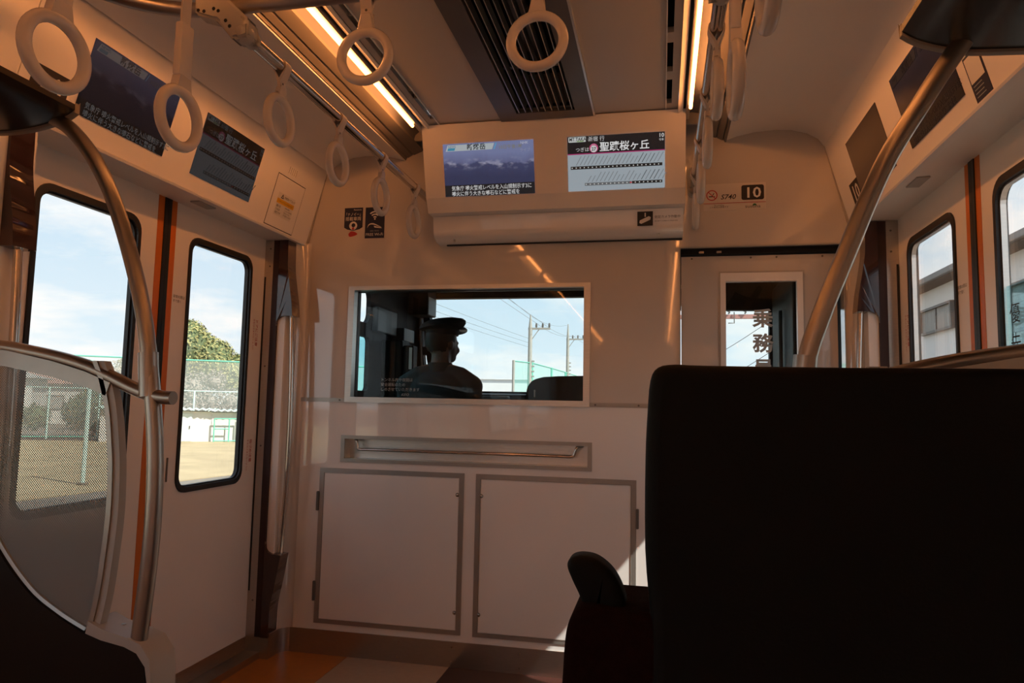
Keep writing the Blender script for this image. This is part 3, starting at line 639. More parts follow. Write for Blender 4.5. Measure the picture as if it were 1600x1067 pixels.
# ---- display box over the bulkhead window
db = empty('display_box', (0, -0.12, 1.79), 'white box under the ceiling holding two passenger information screens', 'display box')
bm = B(); prism(bm, [(-0.27, 2.2448), (-0.183, 1.962), (-0.150, 1.907), (-0.0005, 1.905), (-0.0005, 2.2448)], 'x', -0.533, 0.533); obj('upper_case', bm, WHITE, db)
bm = B(); prism(bm, [(-0.1005, 1.9048)]+[(-0.092, 1.845), (-0.088, 1.832), (-0.078, 1.819), (-0.05, 1.806), (-0.0005, 1.801), (-0.0005, 1.9048)], 'x', -0.527, 0.527); obj('lower_case', bm, GLOSSL, db, smooth=True)
bm = B(); box(bm, -0.49, 0.525, -0.012, -0.0005, 1.7965, 1.8012); obj('painted_shadow', bm, BLACK, db)  # black strip painted as the shadow under the box
bm = B()
for x in (-0.44, 0.43): disc(bm, (x, -0.06, 1.8085), 0.006, (0, -0.6, -1), 0.003)
obj('screw', bm, ALU, db)
FV = V((0, -0.087, 0.283)).normalized(); fpt = lambda x, z: V((x, -0.183-0.087*(z-1.962)/0.283, z))
news_screen(db, fpt(-0.446, 1.965)-X_.cross(FV)*0.0, X_, FV, 0.381, 0.213, 0.9, PIC)
route_screen(db, fpt(0.073, 1.965), X_, FV, 0.381, 0.213, 1.0)
cs = quadplate('camera_sign', (0.345, -0.0965, 1.836), X_, V((0, -0.0085, 0.06)), 0.062, 0.058, INK, db, 0.001, label='black square sign with a white camera symbol')
uu, vv = X_, V((0, -0.0085, 0.06)).normalized()
flat('camera_symbol', [[(0.008, 0.012), (0.016, 0.008), (0.052, 0.024), (0.054, 0.034), (0.046, 0.038), (0.010, 0.022)], rect(0.029, 0.034, 0.036, 0.052)], V((0.345, -0.0975, 1.836)), uu, vv, PAPER, cs)
text('防犯カメラ作動中', 0.0128, V((0.414, -0.0982, 1.866)), uu, vv, INK, cs)
text('SECURITY CAMERA IN OPERATION', 0.0058, V((0.414, -0.0975, 1.852)), uu, vv, INK, cs)

# ---- signs on the bulkhead
def wall_sign(name, x0, z0, wd, ht, m_, label, r=0.006, cut=None):
    bm = B(); pts = cut or rrect(x0, x0+wd, z0, z0+ht, r, 3); plate2(bm, pts, [], MAP('y'), -0.0012, -0.0001)
    return tag(obj(name, bm, m_), label, 'sign')
U, W = X_, Z_
s1 = wall_sign('air_purifier_sign', 0, 0, 0, 0, NAVY, 'navy shield-shaped sticker about air purifying, left of Wi-Fi sticker', cut=[(-0.990, 1.990), (-0.990, 1.898), (-0.975, 1.889), (-0.945, 1.883), (-0.915, 1.889), (-0.900, 1.898), (-0.900, 1.990)])
text('Panasonic', 0.0098, (-0.945, -0.0013, 1.977), U, W, PAPER, s1, lift=0.0004, bold=0.01)
text('「ナノイー」', 0.0185, (-0.946, -0.0013, 1.952), U, W, PAPER, s1, 'CENTER', lift=0.0004, sx=0.8)
text('搭載車両', 0.0195, (-0.946, -0.0013, 1.931), U, W, PAPER, s1, 'CENTER', lift=0.0004)
flat('round_mark', [(circ(0, 0, 0.0195, 24), [circ(0.001, 0.002, 0.0095, 16)])], (-0.945, -0.0012, 1.906), U, W, PAPER, s1)
flat('round_mark_red', [circ(0, -0.0135, 0.006, 12)], (-0.945, -0.0012, 1.906), U, W, REDI, s1, 0.0012)
bm = B(); plate2(bm, spline2([(-0.968, 1.868), (-0.955, 1.880), (-0.935, 1.876), (-0.924, 1.866), (-0.94, 1.858), (-0.962, 1.855), (-0.968, 1.868)], 4)[:-1], [], MAP('y'), -0.0012, -0.0001); tag(obj('leaf_sticker', bm, REDI), 'tiny dark red leaf-shaped sticker below the navy shield sticker', 'sign')
s2 = wall_sign('wifi_sign', -0.887, 1.845, 0.094, 0.144, NAVY, 'dark sticker reading FREE Wi-Fi with signal arcs', r=0.001)
arcs = []
for r_ in (0.013, 0.025, 0.037):
    arcs.append([(r_*math.sin(a), r_*math.cos(a)) for a in [-0.75+1.5*i/8 for i in range(9)]]+[((r_-0.006)*math.sin(a), (r_-0.006)*math.cos(a)) for a in [0.75-1.5*i/8 for i in range(9)]])
flat('signal_arcs', arcs+[circ(0, 0, 0.004, 10)], (-0.840, -0.0012, 1.934), U, W, PAPER, s2)
sw = spline2([(-0.036, -0.008), (-0.030, 0.008), (-0.018, 0.014), (0.0, 0.012), (0.034, -0.006), (0.0, 0.006), (-0.018, 0.009), (-0.029, 0.004), (-0.036, -0.008)], 4)[:-1]
flat('train_swoosh', [sw, [(-0.004, 0.002), (0.0, -0.006), (0.036, -0.010), (0.030, -0.006)]], (-0.840, -0.0012, 1.900), U, W, PAPER, s2)
text('FREE Wi-Fi', 0.0185, (-0.840, -0.0013, 1.856), U, W, PAPER, s2, 'CENTER', lift=0.0004)
text('KEIO TRAIN', 0.008, (-0.840, -0.0013, 1.876), U, W, FROST, s2, 'CENTER', lift=0.0004)
s3 = wall_sign('car_number_sign', 0.612, 1.915, 0.246, 0.112, SIGNB, 'car number sign with no-smoking mark, S740 and 10', r=0.004)
flat('no_smoking_ring', [(circ(0, 0, 0.0225, 28), [circ(0, 0, 0.0185, 28)]), [(-0.0145, 0.0122), (-0.0122, 0.0145), (0.0145, -0.0122), (0.0122, -0.0145)]], (0.645, -0.0012, 1.979), U, W, REDI, s3)
flat('cigarette', [rect(-0.012, 0.008, -0.007, -0.003), rect(0.009, 0.012, -0.007, -0.003), [(0.002, 0.0), (0.005, 0.0), (0.010, 0.009), (0.007, 0.010)]], (0.645, -0.0012, 1.979), U, W, INK, s3, 0.0003)
text('S740', 0.029, (0.679, -0.0013, 1.961), U, W, INK, s3, lift=0.0004, shear=0.25, bold=0.012, sx=1.05)
flat('number_field', [rrect(0, 0.088, 0, 0.062, 0.008, 4)], (0.762, -0.0012, 1.955), U, W, INK, s3)
text('10', 0.061, (0.806, -0.0013, 1.9645), U, W, PAPER, s3, 'CENTER', lift=0.0012, bold=0.016, sx=1.1)
flat('red_rule', [rect(0.0, 0.245, -0.0012, 0.0012)], (0.612, -0.0012, 1.9445), U, W, REDI, s3)
text('No smoking', 0.0078, (0.673, -0.0013, 1.9345), U, W, INK, s3, 'CENTER', lift=0.0004)
text('この車両は禁煙です', 0.0085, (0.673, -0.0013, 1.9255), U, W, INK, s3, 'CENTER', lift=0.0004)
text('sustina', 0.019, (0.806, -0.0013, 1.922), U, W, INK, s3, 'CENTER', lift=0.0004, sx=1.15)
flat('green_dome', [[(0.008*math.cos(PI*i/8), 0.008*math.sin(PI*i/8)) for i in range(9)]], (0.813, -0.0012, 1.931), U, W, GREENI, s3, 0.0007)

# ================================================================== side walls and doors
YC = -0.77
def side_doors(s, nm, label):
    d = struct(empty(nm, (s*1.33, YC, 0), label, 'door'), label, 'door')
    X0, X1 = s*1.31, s*1.335
    for k in (-1, 1):                       # k=+1: leaf next to the bulkhead
        ya, yb = sorted((YC+k*0.018, YC+k*0.653))
        wy = sorted((YC+k*0.128, YC+k*0.548))
        g0 = rrect(wy[0], wy[1], 0.748, 1.718, 0.055, 6)
        bm = B(); plate2(bm, rect(ya, yb, 0.03, 1.823), [g0], MAP('x'), X0, X1); lf = obj('door_leaf', bm, DOORW, d)
        g1 = rrect(wy[0]+0.015, wy[1]-0.015, 0.768, 1.696, 0.045, 6)
        bm = B(); plate2(bm, rrect(wy[0]+0.0003, wy[1]-0.0003, 0.7483, 1.7177, 0.055, 6), [g1], MAP('x'), X0-s*0.006, X0+s*0.024); obj('gasket', bm, BLACK, lf)
        bm = B(); plate2(bm, rrect(wy[0]+0.0155, wy[1]-0.0155, 0.7685, 1.6955, 0.044, 6), [rrect(wy[0]+0.021, wy[1]-0.021, 0.774, 1.690, 0.04, 6)], MAP('x'), X0+s*0.004, X0+s*0.018); obj('window_bead', bm, ALU if s > 0 else BLACK, lf)
        bm = B(); plate2(bm, rrect(wy[0]+0.016, wy[1]-0.016, 0.769, 1.695, 0.044, 6), [], MAP('x'), X0+s*0.0185, X0+s*0.0225); obj('pane', bm, G_DOOR, lf)
        oy = sorted((YC+k*0.0185, YC+k*0.049))
        bm = B(); x = sorted((X0, X0-s*0.0012)); box(bm, x[0], x[1], oy[0], oy[1], 0.0875, 1.822); obj('orange_strip', bm, ORANGE, lf)
        bm = B(); x = sorted((X0, X0-s*0.002)); kk = sorted((ya, yb)); box(bm, x[0], x[1], kk[0], kk[1], 0.031, 0.0868); obj('kick_plate', bm, STEEL, lf)
        oy = sorted((YC+k*0.0005, YC+k*0.0176))
        bm = B(); x = sorted((X0-s*0.004, X1)); box(bm, x[0], x[1], oy[0], oy[1], 0.03, 1.8215); obj('edge_rubber', bm, BLACK, lf)
        # caution stickers beside the far jamb edge
        ky = YC+k*0.590
        uu = Y_ if s < 0 else -Y_
        for z0, tx in ((1.455, 'ドアにご注意'), (0.93, '指づめ注意')):
            text(tx, 0.020, V((X0, ky+uu.y*0.012, z0)), V((0, 0, -1)), uu, REDI, lf, lift=0.0008, bold=0.01)
            text('手をはさまれないように', 0.0125, V((X0, ky-uu.y*0.008, z0)), V((0, 0, -1)), uu, REDI, lf, lift=0.0008)
        if k > 0:
            text('非常の際は', 0.013, V((X0, YC+k*0.092-uu.y*0.036, 1.468)), uu, Z_, INK, lf, lift=0.0008)
            text('手で開く', 0.012, V((X0, YC+k*0.092-uu.y*0.036, 1.452)), uu, Z_, INK, lf, lift=0.0008)
            if s < 0:
                bm = B(); box(bm, X0+0.0, X0+0.004, YC+0.076, YC+0.084, 0.797, 0.884, 0.0015, 1); obj('pull_recess', bm, DGREY, lf)
        elif s > 0:
            tg = quadplate('blue_film', V((X0+s*0.010, wy[1]-0.022, 1.0)), -Y_, Z_, 0.20, 0.43, glass('blue_film_clear', (0.72, 0.90, 0.93)), lf, 0.001)
            for q, ch in enumerate('優先席'): text(ch, 0.055, V((X0+s*0.0085, wy[1]-0.062, 1.335-0.075*q)), -Y_, Z_, INK, lf, 'CENTER', lift=0.0)
    bm = B(); x = sorted((s*1.24, s*1.36)); box(bm, x[0], x[1], YC-0.655, YC+0.655, 0.0, 0.0285); obj('sill_plate', bm, STEEL, d)
    bm = B(); x = sorted((s*1.345, s*1.36)); box(bm, x[0], x[1], YC-0.72, YC-0.60, 0, 1.83); box(bm, x[0], x[1], YC+0.60, YC+0.72, 0, 1.83); obj('door_pocket', bm, VOID, d)
    return d
side_doors(-1, 'door_2', 'left sliding side doors with tall black-gasketed windows and orange edge stripes')
side_doors(1, 'door_3', 'right sliding side doors with tall windows and orange edge stripes')
def pillar(s, near, label):
    k = -1 if near else 1                    # which side of the door; outward direction in Y
    P = lambda y: YC+k*(y+(0.030 if near and y > 0.657 or near and y in (0.640, 0.645) else 0.0))   # y measured from the door centre
    p = empty('door_pillar', (s*1.26, P(0.70), 0), label, 'door pillar', 'pillars beside the side doors')
    def bx(nm, m_, xa, xb, ya, yb, z0, z1, bev=0.0):
        bm = B(); x = sorted((s*xa, s*xb)); y = sorted((P(ya), P(yb))); box(bm, x[0], x[1], y[0], y[1], z0, z1, bev); return obj(nm, bm, m_, p)
    bx('post', WHITE, 1.2005, 1.344, 0.656, 0.7685, 0, 1.82)
    bx('steel_strip', STEEL, 1.2665, 1.300, 0.648, 0.6555, 0.001, 1.819)
    bx('strip_head', STEEL, 1.3003, 1.3095, 0.648, 0.6555, 1.652, 1.819)
    bx('strip_foot', STEEL, 1.3003, 1.3095, 0.648, 0.6555, 0.001, 0.278)
    bx('door_seal', BLACK, 1.3003, 1.3085, 0.648, 0.6555, 0.2785, 1.6515)
    bx('maroon_face', MAROON2, 1.236, 1.266, 0.645, 0.6555, 0.089, 1.8165)
    if near: bx('maroon_back', MAROON, 1.2365, 1.344, 0.74, 0.7395+0.006, 0.0, 1.8165)
    bx('foot_plate', STEEL, 1.199, 1.266, 0.646, 0.70, 0.0, 0.0885)
    up = [(1.2355, 1.8165)]+[(1.194, 1.8165)]+spline2([(1.192, 1.75), (1.190, 1.69), (1.178, 1.61), (1.166, 1.54), (1.159, 1.474)], 5)+[(1.2, 1.474), (1.215, 1.470)]+spline2([(1.228, 1.462), (1.234, 1.45), (1.2355, 1.43)], 4)
    bm = B(); plate2(bm, [(s*a, b) for a, b in up], [], MAP('y'), *sorted((P(0.640), P(0.71)))); bm.normal_update(); capbevel(bm, 1, 0.004, 2); uc = obj('upper_cover', bm, MAROON, p, smooth=True)
    lo = [(1.2355, 0.089), (1.201, 0.089)]+spline2([(1.199, 0.15), (1.196, 0.226), (1.178, 0.32), (1.159, 0.436)], 5)+[(1.205, 0.440)]+spline2([(1.222, 0.447), (1.232, 0.46), (1.2355, 0.49)], 4)
    bm = B(); plate2(bm, [(s*a, b) for a, b in lo], [], MAP('y'), *sorted((P(0.640), P(0.71)))); bm.normal_update(); capbevel(bm, 1, 0.004, 2); obj('lower_cover', bm, MAROON, p, smooth=True)
    bm = B(); tube(bm, spline([(s*1.180, P(0.675), 0.43), (s*1.166, P(0.675), 0.75), (s*1.163, P(0.675), 0.98), (s*1.168, P(0.675), 1.22), (s*1.180, P(0.675), 1.482)], 6), 0.0115, 12); obj('grab_pole', bm, CHROME, p, smooth=True)
    bm = B()
    for z in (0.24, 0.9, 1.25, 1.70, 1.78): disc(bm, (s*1.283, P(0.648), z), 0.004, (0, -k, 0))
    obj('screw', bm, DGREY, p)
    return p
pillar(-1, False, 'left door pillar against bulkhead with maroon covers and bright grab pole')
pillar(1, False, 'right door pillar against bulkhead with maroon covers and bright grab pole')
pillar(-1, True, 'left door pillar behind the seat partition, maroon cover and grab pole')
pillar(1, True, 'right door pillar behind the seat partition, under the luggage rack')
# side walls behind the doors
bm = B(); plate2(bm, rect(YB, -1.5395, 0, 1.816), [rect(-8.8, -6.3, 0.8, 1.72), rect(-6.1, -3.95, 0.8, 1.72), rect(-3.6, -1.75, 0.72, 1.27)], MAP('x'), -1.36, -1.31); wl = struct(obj('wall_left', bm, WHITE), 'white left side wall behind the door with a seat window', 'wall')
w2 = struct(empty('window_2', (-1.335, -6.9, 0.85), 'left seat window far behind the seats', 'window'), 'left seat window far behind the seats', 'window')
bm = B(); plate2(bm, rrect(-6.12, -3.93, 0.78, 1.74, 0.06), [rrect(-6.08, -3.97, 0.82, 1.70, 0.05)], MAP('x'), -1.318, -1.304); obj('gasket', bm, BLACK, w2)
for q0, q1, h1 in ((-8.8, -6.3, 1.72), (-6.1, -3.95, 1.72), (-3.6, -1.75, 1.27)):
    bm = B(); box(bm, -1.34, -1.335, q0, q1, 0.72 if h1 < 1.5 else 0.8, h1); obj('pane', bm, G_DOOR, w2)
bm = B(); plate2(bm, rect(YB, -1.5395, 0, 1.816), [rect(-8.8, -6.9, 0.80, 1.70)], MAP('x'), 1.31, 1.36); wr0 = struct(obj('wall_right', bm, WHITE), 'white right side wall behind the door', 'wall')
for q0, q1 in ((-8.8, -6.9),):
    bm = B(); box(bm, 1.335, 1.34, q0, q1, 0.80, 1.70); obj('pane', bm, G_DOOR, wr0)
bm = B(); box(bm, -1.45, 1.45, YB-0.06, YB, -0.1, 2.46); struct(obj('wall_back', bm, WHITE), 'white end wall at the back of the saloon', 'wall')
bm = B(); box(bm, -1.309, -1.303, -3.64, -1.71, 1.26, 1.735); bl = tag(obj('roller_blind', bm, WHITE), 'cream roller blind half drawn over the left seat window', 'blind')
bm = B(); tube(bm, [(-1.300, -3.64, 1.262), (-1.300, -1.71, 1.262)], 0.008, 8); obj('pull_bar', bm, ALU, bl)
# ================================================================== handrails
def rail(s, label):
    r = empty('handrail', (s*0.57, -0.73, 1.98), label, 'handrail', 'lengthwise handrails beside the doors')
    bm = B(); tube(bm, [(s*0.57, -1.452, 2.0), (s*0.57, -0.008, 2.0)], 0.0165, 16); obj('tube', bm, CHROME, r, smooth=True)
    bm = B(); pts = [(s*0.57+0.024*math.cos(a), (2.075 if 0 <= a <= PI else 1.997)+0.024*math.sin(a)) for a in [2*PI*i/24 for i in range(24)]]
    plate2(bm, pts, [], MAP('y'), -0.012, -0.0005); obj('wall_flange', bm, GREYP, r, smooth=True)
    bm = B(); ball(bm, (s*0.57, -1.462, 2.0), 0.024, 1, 1.1, 1, 3); tube(bm, [(s*0.57, -1.462, 2.0), (s*0.57, -1.425, 2.0)], 0.0215, 14); obj('end_joint', bm, GREYP, r, smooth=True)
    return r
rail(-1, 'polished lengthwise handrail on the left, from cross bar to bulkhead')
rail(1, 'polished lengthwise handrail on the right, from cross bar to bulkhead')
cb = empty('cross_bar', (0, -1.45, 2.06), 'polished cross bar under the ceiling with ends curving back', 'handrail')
def endc(s): return [(s*(0.66+0.29*math.sin(a)), -1.45-0.29*(1-math.cos(a)), 2.082) for a in [PI/2*i/10 for i in range(11)]]
bm = B(); tube(bm, [(-0.95, -4.9, 2.082), (-0.95, -2.0, 2.082)]+endc(-1)[::-1]+[(0, -1.45, 2.082)]+endc(1)+[(0.95, -2.0, 2.082), (0.95, -4.9, 2.082)], 0.0185, 16); obj('tube', bm, SATIN, cb, smooth=True)
for s in (-1, 1):
    bm = B()
    prism(bm, [(s*0.705, 2.112), (s*0.64, 2.115), (s*0.55, 2.030), (s*0.548, 1.985), (s*0.59, 1.978), (s*0.64, 2.035), (s*0.70, 2.055)], 'y', -1.485, -1.436)
    bmesh.ops.bevel(bm, geom=list(bm.edges), offset=0.006, segments=2, affect='EDGES'); br_ = obj('bracket', bm, GREYP, cb, smooth=True)
    bm = B()
    for a, b in ((0.688, 2.062), (0.672, 2.058), (0.690, 2.098), (0.676, 2.10), (0.645, 2.062), (0.632, 2.055), (0.640, 2.092), (0.610, 2.028), (0.598, 2.012)): disc(bm, (s*a, -1.485, b), 0.0045, (0, -1, 0), 0.0012, 8)
    obj('bracket_hole', bm, BLACK, br_)
    bm = B(); tube(bm, [(s*0.57, -4.9, 2.15), (s*0.57, -1.62, 2.15)], 0.0165, 14); tube(bm, [(s*0.57, -1.7, 2.15), (s*0.57, -1.7, 2.248)], 0.012, 10); obj('aisle_rail', bm, CHROME, cb, smooth=True)
# ---- straps: origin at the rail axis, rail along local Y
def strap(drop, label, long=False):
    t = empty('hanging_strap', (0, 0, 0), label, 'strap', 'hanging straps')
    R, r_ = 0.0605, 0.0118; rc = -drop; top = rc+R
    j = -0.042
    # belt loop round the rail
    bm = B(); out = [(0.0035, j-0.02), (0.0045, j)]+[(0.0205*math.cos(a), 0.0205*math.sin(a)) for a in [-0.35+(PI+0.7)*i/12 for i in range(13)]]+[(-0.0045, j), (-0.0035, j-0.02)]
    inn = [(0.0, j+0.008)]+[(0.0172*math.cos(a), 0.0172*math.sin(a)) for a in [-0.35+(PI+0.7)*i/12 for i in range(13)]]
    plate2(bm, out, [inn], MAP('y'), -0.014, 0.014); b_ = obj('belt', bm, BELT, t)
    bm = B()
    for z in (j-0.004, j-0.014): disc(bm, (0.004, 0, z), 0.0032, (1, 0, 0), 0.0012, 8); disc(bm, (-0.004, 0, z), 0.0032, (-1, 0, 0), 0.0012, 8)
    obj('rivet', bm, DGREY, b_)
    if long:
        bm = B(); box(bm, -0.0025, 0.0025, -0.014, 0.014, top+0.145, j-0.012); obj('belt_length', bm, BELT, t)
        bm = B(); box(bm, -0.0095, 0.0095, -0.020, 0.020, top+0.03, top+0.15, 0.004, 2); obj('sleeve', bm, RINGP, t, smooth=True)
        bm = B(); plate2(bm, [(-0.017, top+0.031), (0.017, top+0.031), (0.024, top-0.004), (-0.024, top-0.004)], [], MAP('x'), -0.010, 0.010); obj('clasp', bm, RINGP, t)
    else:
        bm = B(); plate2(bm, [(-0.012, j-0.012), (0.012, j-0.012), (0.019, top+0.012), (0.024, top-0.006), (-0.024, top-0.006), (-0.019, top+0.012)], [], MAP('x'), -0.0085, 0.0085)
        bmesh.ops.bevel(bm, geom=list(bm.edges), offset=0.002, segments=1, affect='EDGES'); obj('clasp', bm, RINGP, t)
    bm = B(); torus(bm, (0, 0, rc), R, r_, 'x', 40, 12, 1.0); obj('ring', bm, RINGP, t, smooth=True)
    return t
ys = (-1.285, -0.935, -0.58, -0.225)
nth = ('first strap from the cross bar', 'second strap from the cross bar', 'third strap from the cross bar', 'strap nearest the bulkhead')
st0 = None
for s, sd in ((-1, 'left'), (1, 'right')):
    for y, n_ in zip(ys, nth):
        lb = 'ivory ring strap on the %s handrail, %s' % (sd, n_)
        if st0 is None: st0 = strap(0.147, lb); st0.location = (s*0.57, y, 2.0)
        else: dup(st0, (s*0.57, y, 2.0), 0.0, lb)
cb0 = strap(0.160, 'ivory ring strap on the cross bar, left of the air outlet'); cb0.location = (-0.253, -1.45, 2.082); cb0.rotation_euler = (0, 0, PI/2)
dup(cb0, (0.165, -1.45, 2.082), PI/2, 'ivory ring strap hanging in front of the air outlet')
ls = strap(0.452, 'ivory ring strap with long sleeve overlapping the left news screen', True); ls.location = (-0.575, -1.672, 2.15)
dup(ls, (-0.60, -1.965, 2.15), -0.05, 'large near ivory ring strap by the car number on left header')
dup(ls, (0.575, -1.66, 2.15), 0.0, 'ivory ring strap with long sleeve, nearest on the right side')
dup(ls, (0.59, -1.965, 2.15), 0.0, 'ivory ring strap at top edge, right side, behind the cross bar')

# ================================================================== seat partitions by the doors
def partition(s, label):
    y0, y1 = -1.575, -1.540
    p = empty('seat_partition', (s*1.0, -1.555, 0), label, 'partition', 'seat-end partitions beside the doors')
    S = lambda pts: [(s*a, b) for a, b in pts]
    curve = spline2([(1.20, 1.20), (1.185, 1.05), (1.150, 0.92), (1.115, 0.83), (1.06, 0.745), (0.97, 0.657), (0.89, 0.610), (0.815, 0.578)], 6)
    body = [(1.305, 0.30), (1.305, 1.235), (1.21, 1.235)]+curve+spline2([(0.76, 0.565), (0.70, 0.556), (0.668, 0.545), (0.652, 0.52), (0.645, 0.48)], 5)+[(0.640, 0.30), (0.66, 0.05), (1.305, 0.02)]
    bm = B(); plate2(bm, S(body[1:]), [], MAP('y'), y0, y1); obj('end_panel', bm, PARTD, p)
    fr = spline2([(1.20, 1.20), (1.185, 1.05), (1.150, 0.92), (1.115, 0.83), (1.06, 0.745), (0.97, 0.657), (0.89, 0.610), (0.815, 0.578)], 6)
    bm = B(); tube(bm, [(s*a, -1.5575, b) for a, b in fr], 0.0095, 8); obj('curved_bead', bm, GREYTRIM, p, smooth=True)
    edge = spline2([(0.808, 0.572), (0.792, 0.653), (0.783, 0.74), (0.777, 0.837), (0.780, 0.93), (0.786, 0.985), (0.80, 1.07), (0.82, 1.135), (0.842, 1.180)], 5)
    bm = B(); pts = edge+[(0.95, 1.178), (1.08, 1.202), (1.195, 1.214)]+curve[1:-1]
    plate2(bm, S(pts), [], MAP('y'), -1.560, -1.555); obj('dotted_glass', bm, FRIT, p)
    bm = B(); e2 = [(a-0.0125, b) for a, b in edge]; plate2(bm, S(edge+e2[::-1]), [], MAP('y'), -1.572, -1.543); obj('edge_frame', bm, GREYTRIM, p)
    bm = B(); e3 = [(a-0.029, b) for a, b in edge]; plate2(bm, S(e2+e3[::-1]), [], MAP('y'), -1.568, -1.547); obj('edge_flange', bm, GREYP, p)
    bm = B(); tube(bm, spline([(s*1.305, -1.5575, 1.222), (s*1.126, -1.5575, 1.2145), (s*1.03, -1.5575, 1.202), (s*0.94, -1.5575, 1.186), (s*0.86, -1.5575, 1.166), (s*0.796, -1.5575, 1.142), (s*0.74, -1.5575, 1.119), (s*0.699, -1.5575, 1.106), (s*0.66, -1.5575, 1.099), (s*0.634, -1.5575, 1.098)], 5), 0.0155, 14); obj('rail', bm, SATIN, p, smooth=True)
    bm = B(); plate2(bm, S([(1.20, 1.2135), (1.20, 1.175), (1.08, 1.165), (0.95, 1.142), (0.85, 1.118), (0.80, 1.10), (0.79, 1.13), (0.86, 1.155), (0.95, 1.178), (1.08, 1.2025)]), [], MAP('y'), -1.572, -1.562); obj('rail_web', bm, GREYTRIM, p)
    if s > 0: bm = B(); tube(bm, spline([(1.05, -1.5575, 1.87), (0.975, -1.5575, 1.765), (0.918, -1.5575, 1.675), (0.849, -1.5575, 1.556), (0.779, -1.5575, 1.387), (0.732, -1.5575, 1.267), (0.705, -1.5575, 1.176), (0.676, -1.5575, 0.985), (0.666, -1.5575, 0.787), (0.682, -1.5575, 0.555)], 7), 0.0178, 16); obj('grab_pole', bm, SATIN, p, smooth=True)
    else: bm = B(); tube(bm, spline([(s*1.10, -1.5575, 1.80), (s*1.005, -1.5575, 1.770), (s*0.940, -1.5575, 1.722), (s*0.873, -1.5575, 1.640), (s*0.811, -1.5575, 1.525), (s*0.742, -1.5575, 1.345), (s*0.703, -1.5575, 1.187), (s*0.672, -1.5575, 0.985), (s*0.666, -1.5575, 0.787), (s*0.682, -1.5575, 0.555)], 7), 0.0178, 16); obj('grab_pole', bm, SATIN, p, smooth=True)
    bm = B(); tube(bm, [(s*0.706, -1.5575, 1.20), (s*0.697, -1.5575, 1.10)], 0.0215, 14); obj('pole_clamp', bm, SATIN, p, smooth=True)
    bm = B(); plate2(bm, S([(0.80, 0.5775), (0.76, 0.5665), (0.70, 0.5575), (0.668, 0.5465), (0.645, 0.52), (0.636, 0.48), (0.625, 0.30), (0.618, 0.30), (0.628, 0.49), (0.634, 0.535), (0.66, 0.566), (0.70, 0.578), (0.76, 0.590), (0.795, 0.604)]), [], MAP('y'), -1.58, -1.50); obj('pole_bracket', bm, GREYP, p, smooth=True)
    bm = B(); disc(bm, (s*0.745, -1.53, 0.5865), 0.005, (0, -0.1, 1), 0.002); obj('screw', bm, CHROME, p)
    return p
partition(-1, 'left seat-end partition, dotted glass in dark panel with bent chrome pole')
partition(1, 'right seat-end partition with bent chrome pole, mostly behind the black seat')
# ---- luggage racks
def rack(s, tip, yend, label):
    r = empty('luggage_rack', (s*1.2, (yend-4.9)/2, 1.74), label, 'luggage rack', 'overhead luggage racks')
    e_ = 0.0 if s < 0 else 1.0
    base = [(tip-0.012, 1.783+e_*.036), (tip+0.02, 1.766+e_*.032), (tip+0.085, 1.750+e_*.027), (tip+0.16, 1.743+e_*.027), (1.20, 1.745+e_*.020), (1.309, 1.758+e_*.01)]
    prof = spline2([(a, b+0.006) for a, b in base], 5)
    inn = [(a, b+0.014) for a, b in prof]
    bm = B(); plate2(bm, [(s*a, b) for a, b in prof+inn[::-1]], [], MAP('y'), -4.9, yend-0.012); obj('shelf', bm, RACKD, r, smooth=True)
    prof2 = spline2(base, 5)
    inn2 = [(a, b+0.024) for a, b in prof2]
    bm = B(); plate2(bm, [(s*a, b) for a, b in prof2+inn2[::-1]], [], MAP('y'), yend-0.0118, yend); bm.normal_update(); capbevel(bm, 1, 0.003, 2); obj('end_rim', bm, RACKE, r, smooth=True)
    bm = B(); tube(bm, [(s*(tip-0.002), -4.9, 1.798+e_*.035), (s*(tip-0.002), yend-0.006, 1.798+e_*.035)], 0.008, 10); obj('front_tube', bm, RACKE, r, smooth=True)
    return r
rack(-1, 0.962, -1.553, 'dark underside of the left luggage rack, end near the door')
rack(1, 0.905, -1.53, 'dark underside of the right luggage rack with tan rim')

